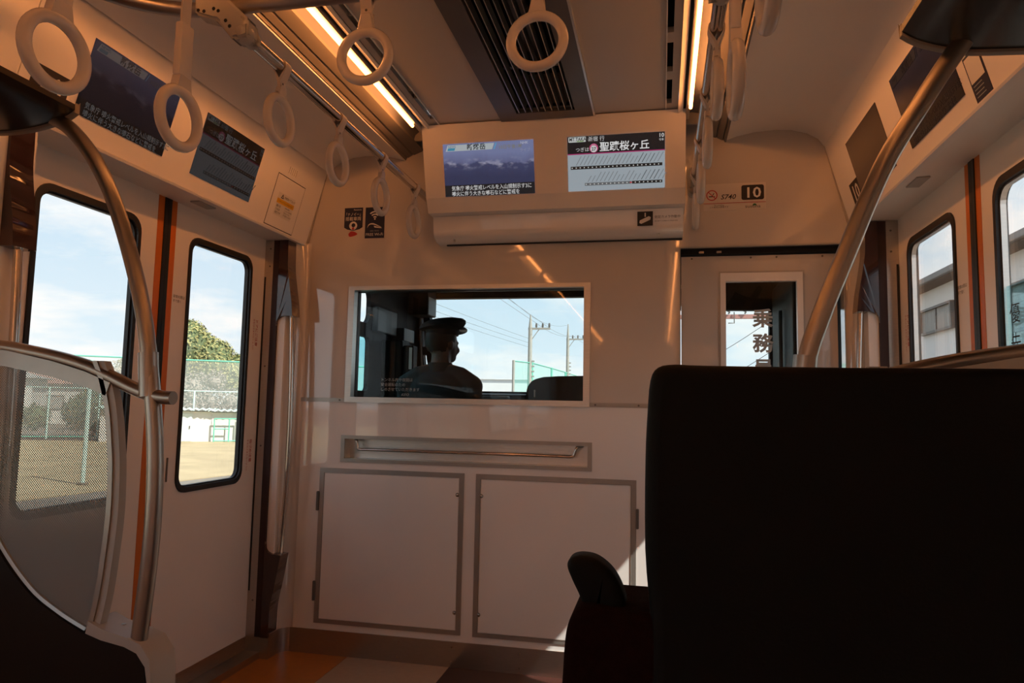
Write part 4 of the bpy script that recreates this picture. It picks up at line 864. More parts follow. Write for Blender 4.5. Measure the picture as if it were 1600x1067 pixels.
# ================================================================== black seat in front of the camera
def seat(label):
    y = -2.17
    t = empty('passenger_seat', (0.8, y+0.1, 0), label, 'seat')
    def shell(pts, ya, yb, bev, m_, nm, seg=3):
        bm = B(); pillow(bm, pts, ya, yb, bev); return flatcaps(obj(nm, bm, m_, t, smooth=True))
    for k in (0, 1):
        x0 = 0.427+k*0.43
        pts = spline2([(x0+0.004, 0.80), (x0+0.004, 0.88), (x0-0.001, 0.95), (x0-0.001, 1.04), (x0+0.001, 1.09), (x0+0.004, 1.125), (x0+0.012, 1.139), (x0+0.03, 1.1425), (x0+0.06, 1.1415), (x0+0.2, 1.1405), (x0+0.395, 1.1405), (x0+0.42, 1.136), (x0+0.43, 1.12), (x0+0.432, 1.04), (x0+0.43, 0.95), (x0+0.428, 0.80)], 3)
        shell(pts, y-0.035, y+0.055, 0.014, SEATB, 'headrest')
    sh = spline2([(0.322, 0.40), (0.328, 0.60), (0.335, 0.74), (0.340, 0.80), (0.3425, 0.845), (0.3455, 0.865), (0.3515, 0.879), (0.360, 0.886), (0.38, 0.886), (0.40, 0.884), (0.5, 0.884), (0.8, 0.884), (1.1, 0.884), (1.25, 0.884), (1.268, 0.877), (1.274, 0.85), (1.276, 0.75), (1.276, 0.40)], 4)
    shell(sh, y-0.03, y+0.10, 0.010, SEATR, 'backrest')
    bm = B()   # shoulder grip: a fin leaning towards the aisle
    fin = spline2([(0.366, 0.84), (0.3645, 0.890), (0.360, 0.906), (0.352, 0.922), (0.3465, 0.936), (0.3505, 0.9445), (0.362, 0.9475), (0.378, 0.9445), (0.394, 0.932), (0.4045, 0.913), (0.408, 0.893), (0.408, 0.84)], 5)
    FD = y-0.005
    # scale the outline about the camera-facing plane's own depth
    pillow(bm, [(0.443+(a-0.443)*1.053, 1.089+(b-1.095)*1.053) for a, b in fin[:-1]], y-0.008, y+0.034, 0.0105)
    flatcaps(obj('grip', bm, SEATB, t, smooth=True))
    for k in (0, 1):
        x0 = 0.36+k*0.44
        bm = B(); box(bm, x0, x0+0.43, y+0.06, y+0.50, 0.33, 0.46, 0.03, 3); obj('cushion', bm, SEATR, t, smooth=True)
    for x0 in (0.315, 1.235):
        bm = B(); plate2(bm, rrect(y+0.06, y+0.44, 0.56, 0.62, 0.028, 5), [], MAP('x'), x0, x0+0.045); bm.normal_update(); capbevel(bm, 0, 0.008, 2); obj('armrest', bm, SEATB, t, smooth=True)
        bm = B(); box(bm, x0+0.008, x0+0.037, y+0.10, y+0.16, 0.36, 0.565, 0.004, 1); obj('armrest_post', bm, DGREY, t)
    bm = B(); box(bm, 0.40, 1.20, y+0.05, y+0.42, 0.0, 0.06, 0.01, 2); box(bm, 0.55, 1.05, y+0.12, y+0.36, 0.06, 0.335, 0.01, 2); obj('pedestal', bm, DGREY, t)
    return t
seat('tall black seat back with fin-shaped shoulder grip over dark red moquette')

# ================================================================== driving cab
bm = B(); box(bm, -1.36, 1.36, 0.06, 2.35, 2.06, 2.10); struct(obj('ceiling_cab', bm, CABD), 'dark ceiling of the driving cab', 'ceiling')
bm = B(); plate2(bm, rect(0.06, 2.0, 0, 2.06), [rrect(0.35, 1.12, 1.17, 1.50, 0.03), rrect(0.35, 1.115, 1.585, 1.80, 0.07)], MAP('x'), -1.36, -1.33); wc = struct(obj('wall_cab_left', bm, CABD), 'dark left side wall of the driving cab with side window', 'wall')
bm = B(); box(bm, -1.35, -1.345, 0.34, 1.13, 1.16, 1.50); obj('pane', bm, G_CYAN, wc)
bm = B(); plate2(bm, rect(0.06, 2.0, 0, 2.06), [], MAP('x'), 1.33, 1.36); wc2 = struct(obj('wall_cab_right', bm, CABD), 'dark right side wall of the driving cab', 'wall')
# windshield wall: left pillar slants with two slits of light
bm = B()
plate2(bm, [(-1.36, 0.0), (1.36, 0.0), (1.36, 2.06), (-1.36, 2.06)],
       [[(-1.185, 1.198), (0.50, 1.198), (0.50, 1.10), (1.04, 1.10), (1.145, 1.10), (1.150, 1.772), (0.55, 1.78), (0.30, 1.879), (-1.245, 1.879), (-1.255, 1.86)],
        [(-1.262, 1.24), (-1.222, 1.24), (-1.262, 1.46), (-1.285, 1.46)], [(-1.292, 1.52), (-1.272, 1.52), (-1.285, 1.64), (-1.302, 1.64)], [(-1.304, 1.66), (-1.287, 1.66), (-1.294, 1.74), (-1.313, 1.74)]], MAP('y'), 2.0, 2.06)
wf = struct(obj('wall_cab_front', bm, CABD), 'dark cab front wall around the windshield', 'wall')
ws = struct(empty('window_3', (0, 2.03, 1.1), 'wide windshield of the driving cab showing sky and poles', 'window'), 'wide windshield of the driving cab showing sky and poles', 'window')
bm = B(); box(bm, -1.32, 1.16, 2.028, 2.034, 1.09, 1.89); obj('pane', bm, G_WIND, ws)
bm = B(); tube(bm, [(-1.30, 1.97, 1.935), (0.55, 1.97, 1.935)], 0.014, 10); tag(obj('sunshade_roller', bm, PAPER, smooth=True), 'grey sunshade roller above the cab windshield', 'sunshade')
bm = B(); tube(bm, spline([(-1.306, 1.98, 1.77), (-1.30, 1.97, 1.6), (-1.282, 1.96, 1.4), (-1.262, 1.95, 1.25)], 4), 0.008, 8); tag(obj('pillar_cable', bm, GREYP, smooth=True), 'thin grey conduit running down the cab pillar behind driver', 'conduit')
# desk
dk = empty('driver_desk', (-0.3, 1.75, 0.0), 'dark driver desk below the cab windshield', 'desk')
bm = B(); prism(bm, [(1.45, 0.0), (1.45, 0.92), (1.62, 1.02), (1.70, 1.17), (1.999, 1.185), (1.999, 0.0)], 'x', -1.329, 0.45); obj('desk_body', bm, CABD, dk)
bm = B(); box(bm, -1.15, -0.55, 1.60, 1.69, 1.03, 1.16, 0.01, 2); obj('gauge_panel', bm, CABG, dk)
bm = B(); tube(bm, [(-0.62, 1.52, 0.96), (-0.62, 1.50, 1.06)], 0.012, 10); tube(bm, [(-0.70, 1.50, 1.06), (-0.54, 1.50, 1.06)], 0.014, 10); obj('control_lever', bm, DGREY, dk, smooth=True)
# assistant-side locker with rounded top
lk = empty('cab_locker', (0.1, 0.8, 0.0), 'black rounded-top locker right of the driver behind bulkhead window', 'locker')
bm = B(); plate2(bm, [(0.50, 0.0), (0.50, 1.266), (0.05, 1.264), (-0.10, 1.260)]+spline2([(-0.18, 1.255), (-0.235, 1.238), (-0.265, 1.205), (-0.275, 1.165), (-0.280, 1.10)], 5)+[(-0.29, 0.0)], [], MAP('y'), 0.80, 1.25); obj('locker_body', bm, CABD, lk, smooth=True)
bm = B(); box(bm, -0.232, -0.224, 0.793, 0.80, 1.145, 1.185, 0.002, 1); obj('latch', bm, RINGP, lk)
# equipment on the left cab wall
bm = B(); box(bm, -1.3295, -1.29, 1.14, 1.47, 1.545, 1.70, 0.006, 2); tag(obj('cab_side_panel', bm, CABG), 'grey-green metal panel on the cab side wall', 'panel')
bm = B(); box(bm, -1.3295, -1.25, 1.50, 1.70, 1.515, 1.605, 0.006, 2); tag(obj('cab_intercom', bm, CABG), 'small grey intercom case on the cab side wall', 'intercom')
eq = empty('cab_equipment_case', (-1.255, 1.37, 0.0), 'tall black equipment case standing left of the driver', 'equipment case')
bm = B(); box(bm, -1.326, -1.185, 1.30, 1.445, 0.0, 1.505, 0.012, 2); obj('case', bm, CABD, eq)
bm = B(); box(bm, -1.137, -1.121, 1.302, 1.315, 1.317, 1.455); obj('label_strip', bm, PAPER, eq)
bm = B(); box(bm, -1.1849, -1.115, 1.3155, 1.40, 1.25, 1.47, 0.01, 2); obj('side_box', bm, CABD, eq)
bm = B(); box(bm, -1.33, -1.186, 1.78, 1.97, 1.73, 2.055, 0.006, 2); oc = tag(obj('overhead_case', bm, CABD), 'black overhead equipment case at top left of cab windshield', 'equipment case')
bm = B(); box(bm, -1.1855, -1.182, 1.79, 1.96, 1.735, 1.86, 0.001, 1); obj('side_plate', bm, FROST, oc)
bm = B(); box(bm, 1.16, 1.328, 1.2, 1.95, 0.0, 1.9, 0.01, 2); rc_ = tag(obj('cab_cupboard', bm, CABD), 'black cupboard on the right side of the cab', 'cupboard')
bm = B(); tube(bm, [(1.14, 1.5, 1.2), (1.14, 1.5, 1.7)], 0.012, 10); obj('cupboard_bar', bm, CABG, rc_, smooth=True)
# ---- driver
def driver():
    D = empty('person', (-0.83, 1.0, 0.0), 'train driver in dark uniform and peaked cap, seen from behind, head turned right', 'person')
    bm = B()
    hx, hy = -0.823, 1.02
    a = math.radians(34); F = V((math.sin(a), math.cos(a), 0)); Rr = V((math.cos(a), -math.sin(a), 0))
    def hp(f, r, z): return V((hx, hy, 0))+F*f+Rr*r+V((0, 0, z))
    # head: skull, face, jaw, nose, chin, ears, neck
    def eb(c, sf, sr, sz, sub=3):
        g = bmesh.ops.create_icosphere(bm, subdivisions=sub, radius=1.0)
        for v in g['verts']: q = v.co.copy(); v.co = c+F*q.x*sf+Rr*q.y*sr+V((0, 0, q.z*sz))
    eb(hp(-0.010, 0, 1.475), 0.098, 0.079, 0.108); eb(hp(0.032, 0, 1.425), 0.066, 0.062, 0.088); eb(hp(0.052, 0, 1.375), 0.040, 0.042, 0.034)
    eb(hp(0.098, 0, 1.438), 0.020, 0.013, 0.026, 2); eb(hp(0.088, 0, 1.402), 0.016, 0.024, 0.010, 2); eb(hp(0.088, 0, 1.392), 0.014, 0.022, 0.009, 2)
    for e_ in (-1, 1):
        eb(hp(0.0, e_*0.082, 1.440), 0.017, 0.010, 0.030, 2); eb(hp(0.080, e_*0.032, 1.462), 0.012, 0.016, 0.010, 2); eb(hp(0.080, e_*0.035, 1.418), 0.016, 0.020, 0.022, 2)
    tube(bm, [(-0.828, 0.985, 1.24), (-0.826, 0.995, 1.34), (-0.824, 1.005, 1.41)], 0.06, 16, rs=[0.072, 0.058, 0.058])
    # torso, shoulders
    def es(c, sx, sy, sz, sub=3): ball(bm, c, 1.0, sx, sy, sz, sub)
    es((-0.828, 0.985, 1.17), 0.195, 0.115, 0.135); es((-0.828, 0.985, 1.03), 0.175, 0.125, 0.20); es((-0.828, 0.985, 0.86), 0.165, 0.13, 0.17); es((-0.828, 0.99, 0.74), 0.185, 0.155, 0.12)
    for e_ in (-1, 1):
        sx = -0.828+e_*0.195
        tube(bm, [(-0.828+e_*0.05, 0.985, 1.288), (-0.828+e_*0.12, 0.982, 1.262), (sx, 0.98, 1.205)], 0.06, 14, rs=[0.048, 0.058, 0.066])
        es((sx, 0.98, 1.200), 0.068, 0.068, 0.070)
        el, wr = (sx+e_*0.035, 1.06, 0.94), (-0.828+e_*0.17 if e_ < 0 else -0.66, 1.30, 1.01)
        tube(bm, [(sx, 0.98, 1.20), (sx+e_*0.02, 1.02, 1.07), el], 0.05, 12, rs=[0.060, 0.052, 0.045]); es(el, 0.046, 0.046, 0.046, 2)
        tube(bm, [el, ((el[0]+wr[0])/2, 1.18, 0.965), wr], 0.04, 12, rs=[0.045, 0.040, 0.030])
        # hand: palm, four fingers, thumb
        pc = V(wr)+V((0, 0.05, 0.012)); es(pc, 0.040, 0.046, 0.017, 2); tube(bm, [wr, pc], 0.026, 10)
        for q in range(4):
            fx = pc.x+(-0.027+0.018*q); L_ = (0.062, 0.072, 0.068, 0.054)[q if e_ < 0 else 3-q]
            tube(bm, [(fx, pc.y+0.025, pc.z), (fx, pc.y+0.025+L_*0.55, pc.z+0.012), (fx, pc.y+0.025+L_*0.85, pc.z-0.004), (fx, pc.y+0.022+L_*0.9, pc.z-0.026)], 0.009, 8, rs=[0.0095, 0.009, 0.0085, 0.0075])
        tx = pc.x-e_*0.036; tube(bm, [(pc.x-e_*0.02, pc.y-0.02, pc.z), (tx, pc.y+0.005, pc.z-0.006), (tx-e_*0.004, pc.y+0.035, pc.z-0.018)], 0.01, 8, rs=[0.013, 0.011, 0.009])
        hp_, kn, an = (-0.828+e_*0.095, 1.0, 0.73), (-0.828+e_*0.13, 1.40, 0.75), (-0.828+e_*0.12, 1.36, 0.30)
        tube(bm, [hp_, ((hp_[0]+kn[0])/2, 1.2, 0.745), kn], 0.08, 14, rs=[0.095, 0.085, 0.062]); es(kn, 0.063, 0.063, 0.063, 2)
        tube(bm, [kn, (kn[0], 1.39, 0.52), an], 0.05, 12, rs=[0.060, 0.058, 0.040]); tube(bm, [an, (an[0], 1.40, 0.27), (an[0], 1.43, 0.265)], 0.04, 10, rs=[0.042, 0.042, 0.034])
        es((an[0], 1.40, 0.27), 0.042, 0.10, 0.035, 2)
    me = bpy.data.meshes.new('d'); bm.to_mesh(me); bm.free()
    t = bpy.data.objects.new('d', me); COL.objects.link(t)
    md = t.modifiers.new('r', 'REMESH'); md.mode = 'VOXEL'; md.voxel_size = 0.0075; md.use_smooth_shade = True
    ms = t.modifiers.new('s', 'SMOOTH'); ms.factor = 0.5; ms.iterations = 3
    bpy.context.view_layer.update()
    m2 = bpy.data.meshes.new_from_object(t.evaluated_get(bpy.context.evaluated_depsgraph_get())); bpy.data.objects.remove(t)
    m2.materials.clear(); m2.materials.append(SKIN); m2.materials.append(UNIF); m2.materials.append(VISOR)
    for p in m2.polygons:
        c = p.center
        top = c.z > 1.318; hand = c.y > 1.30 and 0.90 < c.z < 1.10
        p.material_index = 0 if (top or hand) else (2 if c.z < 0.33 else 1); p.use_smooth = True
    m2.name = 'body'; link('body', m2, D)
    bm = B()   # collar
    n = 24
    for k in range(n):
        pass
    plate2(bm, circ(-0.827, 0.992, 0.071, 28), [circ(-0.827, 0.994, 0.063, 28)], MAP('z'), 1.288, 1.338); obj('collar', bm, UNIF, D, smooth=True)
    bm = B()   # short hair below the cap
    eb2 = bmesh.ops.create_icosphere(bm, subdivisions=4, radius=1.0)
    for v in eb2['verts']: q = v.co.copy(); v.co = hp(-0.014, 0, 1.475)+F*q.x*0.102+Rr*q.y*0.084+V((0, 0, q.z*0.112))
    kill = [v for v in bm.verts if v.co.z < 1.395 or ((v.co-hp(0, 0, 0)).dot(F) > 0.035) or v.co.z > 1.545 or (v.co.z < 1.45 and (v.co-hp(0, 0, 0)).dot(F) > -0.02)]
    bmesh.ops.delete(bm, geom=kill, context='VERTS'); obj('hair', bm, HAIR, D, smooth=True)
    # cap
    cap = B(); N_ = 40; rings = []
    for (rf, rr2, z, tilt) in ((0.100, 0.086, 1.503, 0), (0.104, 0.090, 1.512, 0), (0.105, 0.092, 1.534, 0.02), (0.128, 0.120, 1.544, 0.08), (0.140, 0.134, 1.556, 0.12), (0.139, 0.132, 1.570, 0.13), (0.122, 0.115, 1.586, 0.12), (0.085, 0.080, 1.598, 0.10), (0.03, 0.03, 1.604, 0.08)):
        rings.append([cap.verts.new(hp(-0.006, 0, 0)+F*rf*math.cos(2*PI*i/N_)+Rr*rr2*math.sin(2*PI*i/N_)+V((0, 0, z+tilt*rf*math.cos(2*PI*i/N_)+tilt*0.9*rr2*math.sin(2*PI*i/N_)))) for i in range(N_)])
    for q in range(len(rings)-1):
        for i in range(N_): cap.faces.new((rings[q][i], rings[q][(i+1) % N_], rings[q+1][(i+1) % N_], rings[q+1][i]))
    cap.faces.new(rings[-1]); cp = obj('cap', cap, CAPM, D, smooth=True)
    vb = B(); up_, lo_ = [], []
    for i in range(17):
        an = -1.15+2.3*i/16; inn = hp(-0.006, 0, 1.542)+F*0.101*math.cos(an)+Rr*0.087*math.sin(an)
        ex = 0.062*math.cos(an*0.9)**0.8; out = inn+(F*math.cos(an*0.6)+Rr*math.sin(an*0.6))*ex+V((0, 0, -0.012*math.cos(an)+0.02*math.sin(an)))
        up_.append((vb.verts.new(inn), vb.verts.new(out))); lo_.append((vb.verts.new(inn-V((0, 0, .005))), vb.verts.new(out-V((0, 0, .004)))))
    for i in range(16):
        vb.faces.new((up_[i][0], up_[i+1][0], up_[i+1][1], up_[i][1])); vb.faces.new((lo_[i][0], lo_[i][1], lo_[i+1][1], lo_[i+1][0]))
        vb.faces.new((up_[i][1], up_[i+1][1], lo_[i+1][1], lo_[i][1])); vb.faces.new((up_[i][0], lo_[i][0], lo_[i+1][0], up_[i+1][0]))
    obj('visor', vb, VISOR, cp, smooth=True)
    return D
driver()
ds = empty('driver_chair', (-0.83, 0.95, 0.0), 'low dark driver chair under the train driver', 'seat')
bm = B(); box(bm, -1.05, -0.61, 0.82, 1.22, 0.55, 0.625, 0.02, 2); obj('seat', bm, CABD, ds, smooth=True)
bm = B(); box(bm, -1.03, -0.63, 0.76, 0.83, 0.64, 1.05, 0.025, 2); obj('backrest', bm, CABD, ds, smooth=True)
bm = B(); tube(bm, [(-0.83, 1.0, 0.0), (-0.83, 1.0, 0.56)], 0.05, 14); obj('post', bm, CABD, ds, smooth=True)
bm = B(); box(bm, -1.18, -0.45, 1.2, 1.449, 0.0, 0.232); tag(obj('foot_platform', bm, CABD), 'dark foot platform under the driver desk', 'platform')

# ================================================================== outdoors
G0 = -1.15
def slab(name, pts, z, m_, label, cat='ground'):
    bm = B(); plate2(bm, pts, [], MAP('z'), z-0.3, z); return struct(obj(name, bm, m_), label, cat)
slab('ground', [(-250, -250), (250, -250), (250, 300), (-250, 300)], G0-0.03, SOIL, 'brown soil and ballast beside the railway', 'ground')
slab('ground_field', [(-60, -60), (-13.3, -60), (-13.3, 9.0), (-10.4, 33.0), (-14, 36.5), (-60, 13.5)], G0, FIELD, 'dry tan sports field seen through the left doors', 'field')
slab('ground_path', [(-13.2, -60), (-11.0, -60), (-10.4, 33), (-13.2, 9.0)], G0-0.01, PATHG, 'pale grey path between field and railway', 'path')
def post(nm, x, y, z0, z1, r, m_, par): bm = B(); tube(bm, [(x, y, z0), (x, y, z1)], r, 8); return obj(nm, bm, m_, par, smooth=True)
# back fence of the field
fx = lambda t: (-43.5+31.2*t, 21.0+21.7*t)      # along the far side of the field
fe = empty('field_fence', (*fx(0.5), G0), 'tall pale green chain-link fence along the far side of field', 'fence')
for i in range(17):
    x, y = fx(i/16); post('fence_post', x, y, G0, 3.38 if i % 4 == 0 else 1.62, 0.05, PALEP, fe)
for z in (3.38, 1.6, G0+0.12):
    bm = B(); tube(bm, [(*fx(0), z), (*fx(1), z)], 0.045 if z > 3 else 0.03, 6); obj('fence_rail', bm, GREENP if z > 3 or z < 0 else PALEP, fe)
bm = B(); a, b = fx(0), fx(1); q = [bm.verts.new(p) for p in ((*a, G0+0.1), (*b, G0+0.1), (*b, 3.38), (*a, 3.38))]; bm.faces.new(q); obj('net', bm, NETL, fe)['kind'] = 'stuff'
# near post of the field
tl = empty('field_pole', (-14.2, 12.85, G0), 'single pale green pole standing on the near edge of field', 'pole')
post('pole_shaft', -14.2, 12.85, G0, 2.1, 0.055, PALEP, tl); bm = B(); box(bm, -14.3, -14.1, 12.75, 12.95, G0, G0+0.06, 0.01, 1); obj('pole_base', bm, PATHG, tl)
# sheds
def shed(x0, x1, y0, y1, h, label, door=True, rot=0.607):
    o = empty('shed', (x0, y0, G0), label, 'shed', 'white sheds at the far side of field')
    R2 = Matrix.Rotation(rot, 3, 'Z'); L_, D_ = x1-x0, y1-y0
    def place(bm, nm, m_):
        for v in bm.verts: v.co = R2 @ v.co+V((x0, y0, G0))
        return obj(nm, bm, m_, o)
    bm = B(); box(bm, 0, L_, 0, D_, 0, h); place(bm, 'shed_wall', WALLW)
    n = int(L_/0.14); pts = [(-0.2+(L_+0.4)*i/n, h+0.04+(0.09 if i % 2 else 0.0)) for i in range(n+1)]
    bm = B(); plate2(bm, pts+[(p[0], p[1]+0.06) for p in pts[::-1]], [], MAP('y'), -0.35, D_+0.1); place(bm, 'corrugated_roof', PALEP)
    if door:
        bm = B(); box(bm, L_*0.28, L_*0.28+0.85, -0.03, 0, 0.02, 1.5); d_ = place(bm, 'shed_door', mat('shed_door_paint', (0.60, 0.66, 0.62), 0.6, noise=0.04))
        bm = B(); box(bm, L_*0.28+0.72, L_*0.28+0.77, -0.07, -0.03, 0.7, 0.85); place(bm, 'door_pull', DGREY)
    return o
shed(-25.57, -23.07, 30.0, 32.2, 1.62, 'white shed with corrugated roof and pale door')
shed(-23.50, -21.1, 31.44, 33.6, 1.58, 'lower white shed with an open green fenced bay', False)
shed(-27.9, -26.2, 28.45, 30.5, 1.65, 'white shed at the left beyond the green pole', False)
gb = empty('shed_gate', (-23.2, 31.25, G0), 'green pipe gate in front of the lower shed', 'gate')
R2 = Matrix.Rotation(0.607, 3, 'Z')
for a, b in (((0, 0, 0), (0, 0, 1.25)), ((0.75, 0, 0), (0.75, 0, 1.25)), ((1.2, 0, 0), (1.2, 0, 1.25)), ((0, 0, 1.25), (1.2, 0, 1.25)), ((0, 0, 0.7), (0.75, 0, 0.7)), ((0.0, 0, 0.06), (1.2, 0, 0.06))):
    bm = B(); tube(bm, [R2 @ V(a)+V((-23.2, 31.25, G0)), R2 @ V(b)+V((-23.2, 31.25, G0))], 0.035, 6); obj('gate_pipe', bm, GREENP, gb)
bm = B(); q = [bm.verts.new(R2 @ V(p)+V((-23.2, 31.25, G0))) for p in ((1.25, 0, 0), (2.6, 0, 0), (2.6, 0, 1.5), (1.25, 0, 1.5))]; bm.faces.new(q); obj('gate_net', bm, net_mat('dense_green_net', (0.06, 0.42, 0.30), 0.75), gb)
# trees
def tree(x, y, base, lobes, m_, n, sz, label, trunk_h, group='trees beyond the field', core=0.8):
    t = empty('tree', (x, y, base), label, 'tree', group)
    bm = B(); tube(bm, [(x, y, base), (x+0.1, y, base+trunk_h*0.5), (x, y+0.1, base+trunk_h)], 0.3, 8, rs=[0.35, 0.26, 0.2])
    for k in range(5):
        a = k*1.26; tube(bm, [(x, y, base+trunk_h*0.8), (x+math.cos(a)*1.2, y+math.sin(a)*1.2, base+trunk_h*1.25)], 0.1, 6, rs=[0.13, 0.05])
    obj('trunk', bm, BARK, t, smooth=True)
    verts, faces = [], []
    tot = sum(l[3]**2 for l in lobes)
    for lx, ly, lz, lr in lobes:
        for _ in range(int(n*lr*lr/tot)):
            d = V((random.gauss(0, 1), random.gauss(0, 1), random.gauss(0, 1))).normalized()
            c = V((x+lx, y+ly, lz))+d*lr*random.uniform(0.72, 1.03)
            nn = (d+V((random.gauss(0, .5), random.gauss(0, .5), random.gauss(0, .5)+0.3))).normalized()
            a = nn.orthogonal().normalized(); a = Matrix.Rotation(random.uniform(0, 6.28), 3, nn) @ a; b = nn.cross(a)
            s_ = sz*random.uniform(0.6, 1.3); k = len(verts)
            verts += [c-a*s_, c-b*s_*0.5, c+a*s_, c+b*s_*0.5]; faces.append((k, k+1, k+2, k+3))
    me = bpy.data.meshes.new('foliage'); me.from_pydata([tuple(v) for v in verts], [], faces); link('foliage', me, t, m_)['kind'] = 'stuff'
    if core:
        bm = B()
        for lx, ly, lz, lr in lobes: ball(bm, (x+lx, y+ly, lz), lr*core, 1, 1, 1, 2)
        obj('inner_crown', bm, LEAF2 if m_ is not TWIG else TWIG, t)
    return t
def lob(n, w_, d_, z0, z1, r0_, r1_):
    return [(random.uniform(-w_, w_), random.uniform(-d_, d_), random.uniform(z0, z1), random.uniform(r0_, r1_)) for _ in range(n)]
q = lambda t, z, r: (0.79*t, 0.61*t, z, r)
tree(-42, 53, G0, [q(0, 5.4, 2.9), q(-2.0, 4.7, 2.5), q(2.4, 4.5, 2.4), q(4.2, 3.6, 1.9), q(0.5, 7.0, 1.5), q(-1.0, 6.8, 1.6), q(-3.2, 3.4, 2.0), q(5.2, 2.8, 1.5), q(1.6, 6.0, 1.5), q(3.2, 5.6, 1.1), q(-2.6, 6.0, 1.2), q(4.9, 4.6, 0.9)], LEAF1, 15000, 0.16, 'tall rounded olive green tree rising above the fence', 3.2, core=0.9)
tree(-34, 43, G0, [q(t, z, r) for t, z, r in [(random.uniform(-6.5, 7), random.uniform(0.8, 2.9), random.uniform(0.8, 1.4)) for _ in range(20)]], TWIG, 14000, 0.11, 'tangle of bare brown winter trees behind the sheds', 1.5, core=0.5)
tree(-32.3, 33.2, G0, [(0, 0, 0.5, 1.35), (0.4, 0.4, 1.3, 0.9), (-0.7, -0.5, 0.2, 1.1), (0.7, 0.7, 0.1, 1.1)], LEAF2, 5000, 0.11, 'dark green bushy tree left of the near white shed', 1.0, core=0.86)
tree(-37.5, 30.5, G0, [(0, 0, 0.0, 0.9), (-0.8, -0.6, 0.5, 0.8), (0.9, 0.8, -0.1, 0.9), (2.0, 1.5, -0.1, 0.8)], LEAF2, 2600, 0.10, 'low green shrubs in front of the distant houses', 0.6, core=0.86)
# houses far left
def house(x, y, L_, D_, h, rh, rot, wall, roofm, label, wins=(), group='houses beyond the field', base=G0, eave=0.5):
    o = empty('house', (x, y, base), label, 'house', group); R3 = Matrix.Rotation(rot, 3, 'Z')
    def place(bm, nm, m_, par=None):
        for v in bm.verts: v.co = R3 @ v.co+V((x, y, base))
        return obj(nm, bm, m_, par or o)
    bm = B(); box(bm, 0, L_, 0, D_, 0, h); place(bm, 'house_wall', wall)
    bm = B(); c = D_/2
    vs = [bm.verts.new(p) for p in ((-eave, -eave, h), (L_+eave, -eave, h), (L_+eave, D_+eave, h), (-eave, D_+eave, h), (c, c, h+rh), (L_-c if L_ > D_ else c, c, h+rh))]
    for f in ((0, 1, 5, 4), (1, 2, 5), (2, 3, 4, 5), (3, 0, 4), (3, 2, 1, 0)): bm.faces.new([vs[i] for i in f])
    place(bm, 'roof', roofm)
    for (wx, wz, ww, wh) in wins:
        bm = B(); plate2(bm, rect(wx, wx+ww, wz, wz+wh), [rect(wx+0.06, wx+ww-0.06, wz+0.06, wz+wh-0.06)], MAP('y'), -0.07, 0.0); wf_ = place(bm, 'window_frame', DGREY)
        bm = B(); box(bm, wx+0.06, wx+ww-0.06, -0.02, 0.0, wz+0.06, wz+wh-0.06)
        for v in bm.verts: v.co = R3 @ v.co+V((x, y, base))
        obj('pane', bm, CURT, wf_)
    return o, place
house(-52.3, 44.4, 6.2, 5, 3.35, 1.25, 0.607, WALLW, ROOFR, 'distant cream house with red-brown roof behind the field', [(0.8, 1.2, 1.2, 1.2), (3.4, 1.2, 1.4, 1.2)])
house(-49.0, 37.5, 5.2, 5, 3.6, 0.9, 0.607, WALLW, ROOFG, 'distant pale house at the far left of field', [(0.8, 1.4, 1.3, 1.2), (3.2, 1.2, 1.3, 1.4)])
house(-64, 57, 9, 7, 5.0, 1.0, 0.607, HOUSEW, ROOFG, 'farther pale house over the red-roofed house', [(2, 3.0, 1.4, 1.2), (5.5, 3.0, 1.4, 1.2)])
# big house on the right, facade facing the train
bg_ = empty('house', (6.5, 12.5, G0), 'white rendered house with grey roof, close on the right', 'house')
bm = B(); box(bm, 6.5, 14.5, 4.0, 19.5, G0, 4.0); obj('house_wall', bm, HOUSEW, bg_)
bm = B(); vs = [bm.verts.new(p) for p in ((6.2, 3.5, 4.02), (6.2, 20.0, 4.02), (14.9, 20.0, 4.02), (14.9, 3.5, 4.02), (10.5, 8.5, 5.55), (10.5, 15.0, 5.55))]
for f in ((0, 1, 5, 4), (1, 2, 5), (2, 3, 4, 5), (3, 0, 4)): bm.faces.new([vs[i] for i in f])
rf = obj('roof', bm, ROOFG, bg_)
bm = B(); box(bm, 6.16, 14.9, 3.5, 20.0, 3.95, 4.02); obj('soffit', bm, SOFFIT, bg_)
bm = B(); box(bm, 6.08, 6.2, 3.5, 20.0, 3.97, 4.10, 0.02, 2); obj('gutter', bm, ROOFG, bg_)
for i in range(16):
    bm = B(); y = 4+i*1.0; tube(bm, [(6.6, y, 4.16), (6.6, y, 4.28)], 0.035, 6); obj('snow_guard', bm, DGREY, rf)
for (ya, yb, za, zb) in ((13.42, 15.3, 2.93, 3.52), (8.9, 10.9, 2.55, 3.4), (5.3, 7.0, 2.6, 3.4)):
    bm = B(); plate2(bm, rect(ya, yb, za, zb), [rect(ya+0.06, yb-0.06, za+0.05, zb-0.05)], MAP('x'), 6.40, 6.5); wf_ = obj('window_frame', bm, DGREY, bg_)
    bm = B(); box(bm, 6.46, 6.48, ya+0.06, yb-0.06, za+0.05, zb-0.05); obj('pane', bm, CURT, wf_)
    bm = B(); box(bm, 6.44, 6.46, (ya+yb)/2-0.02, (ya+yb)/2+0.02, za+0.05, zb-0.05); obj('mullion', bm, DGREY, wf_)
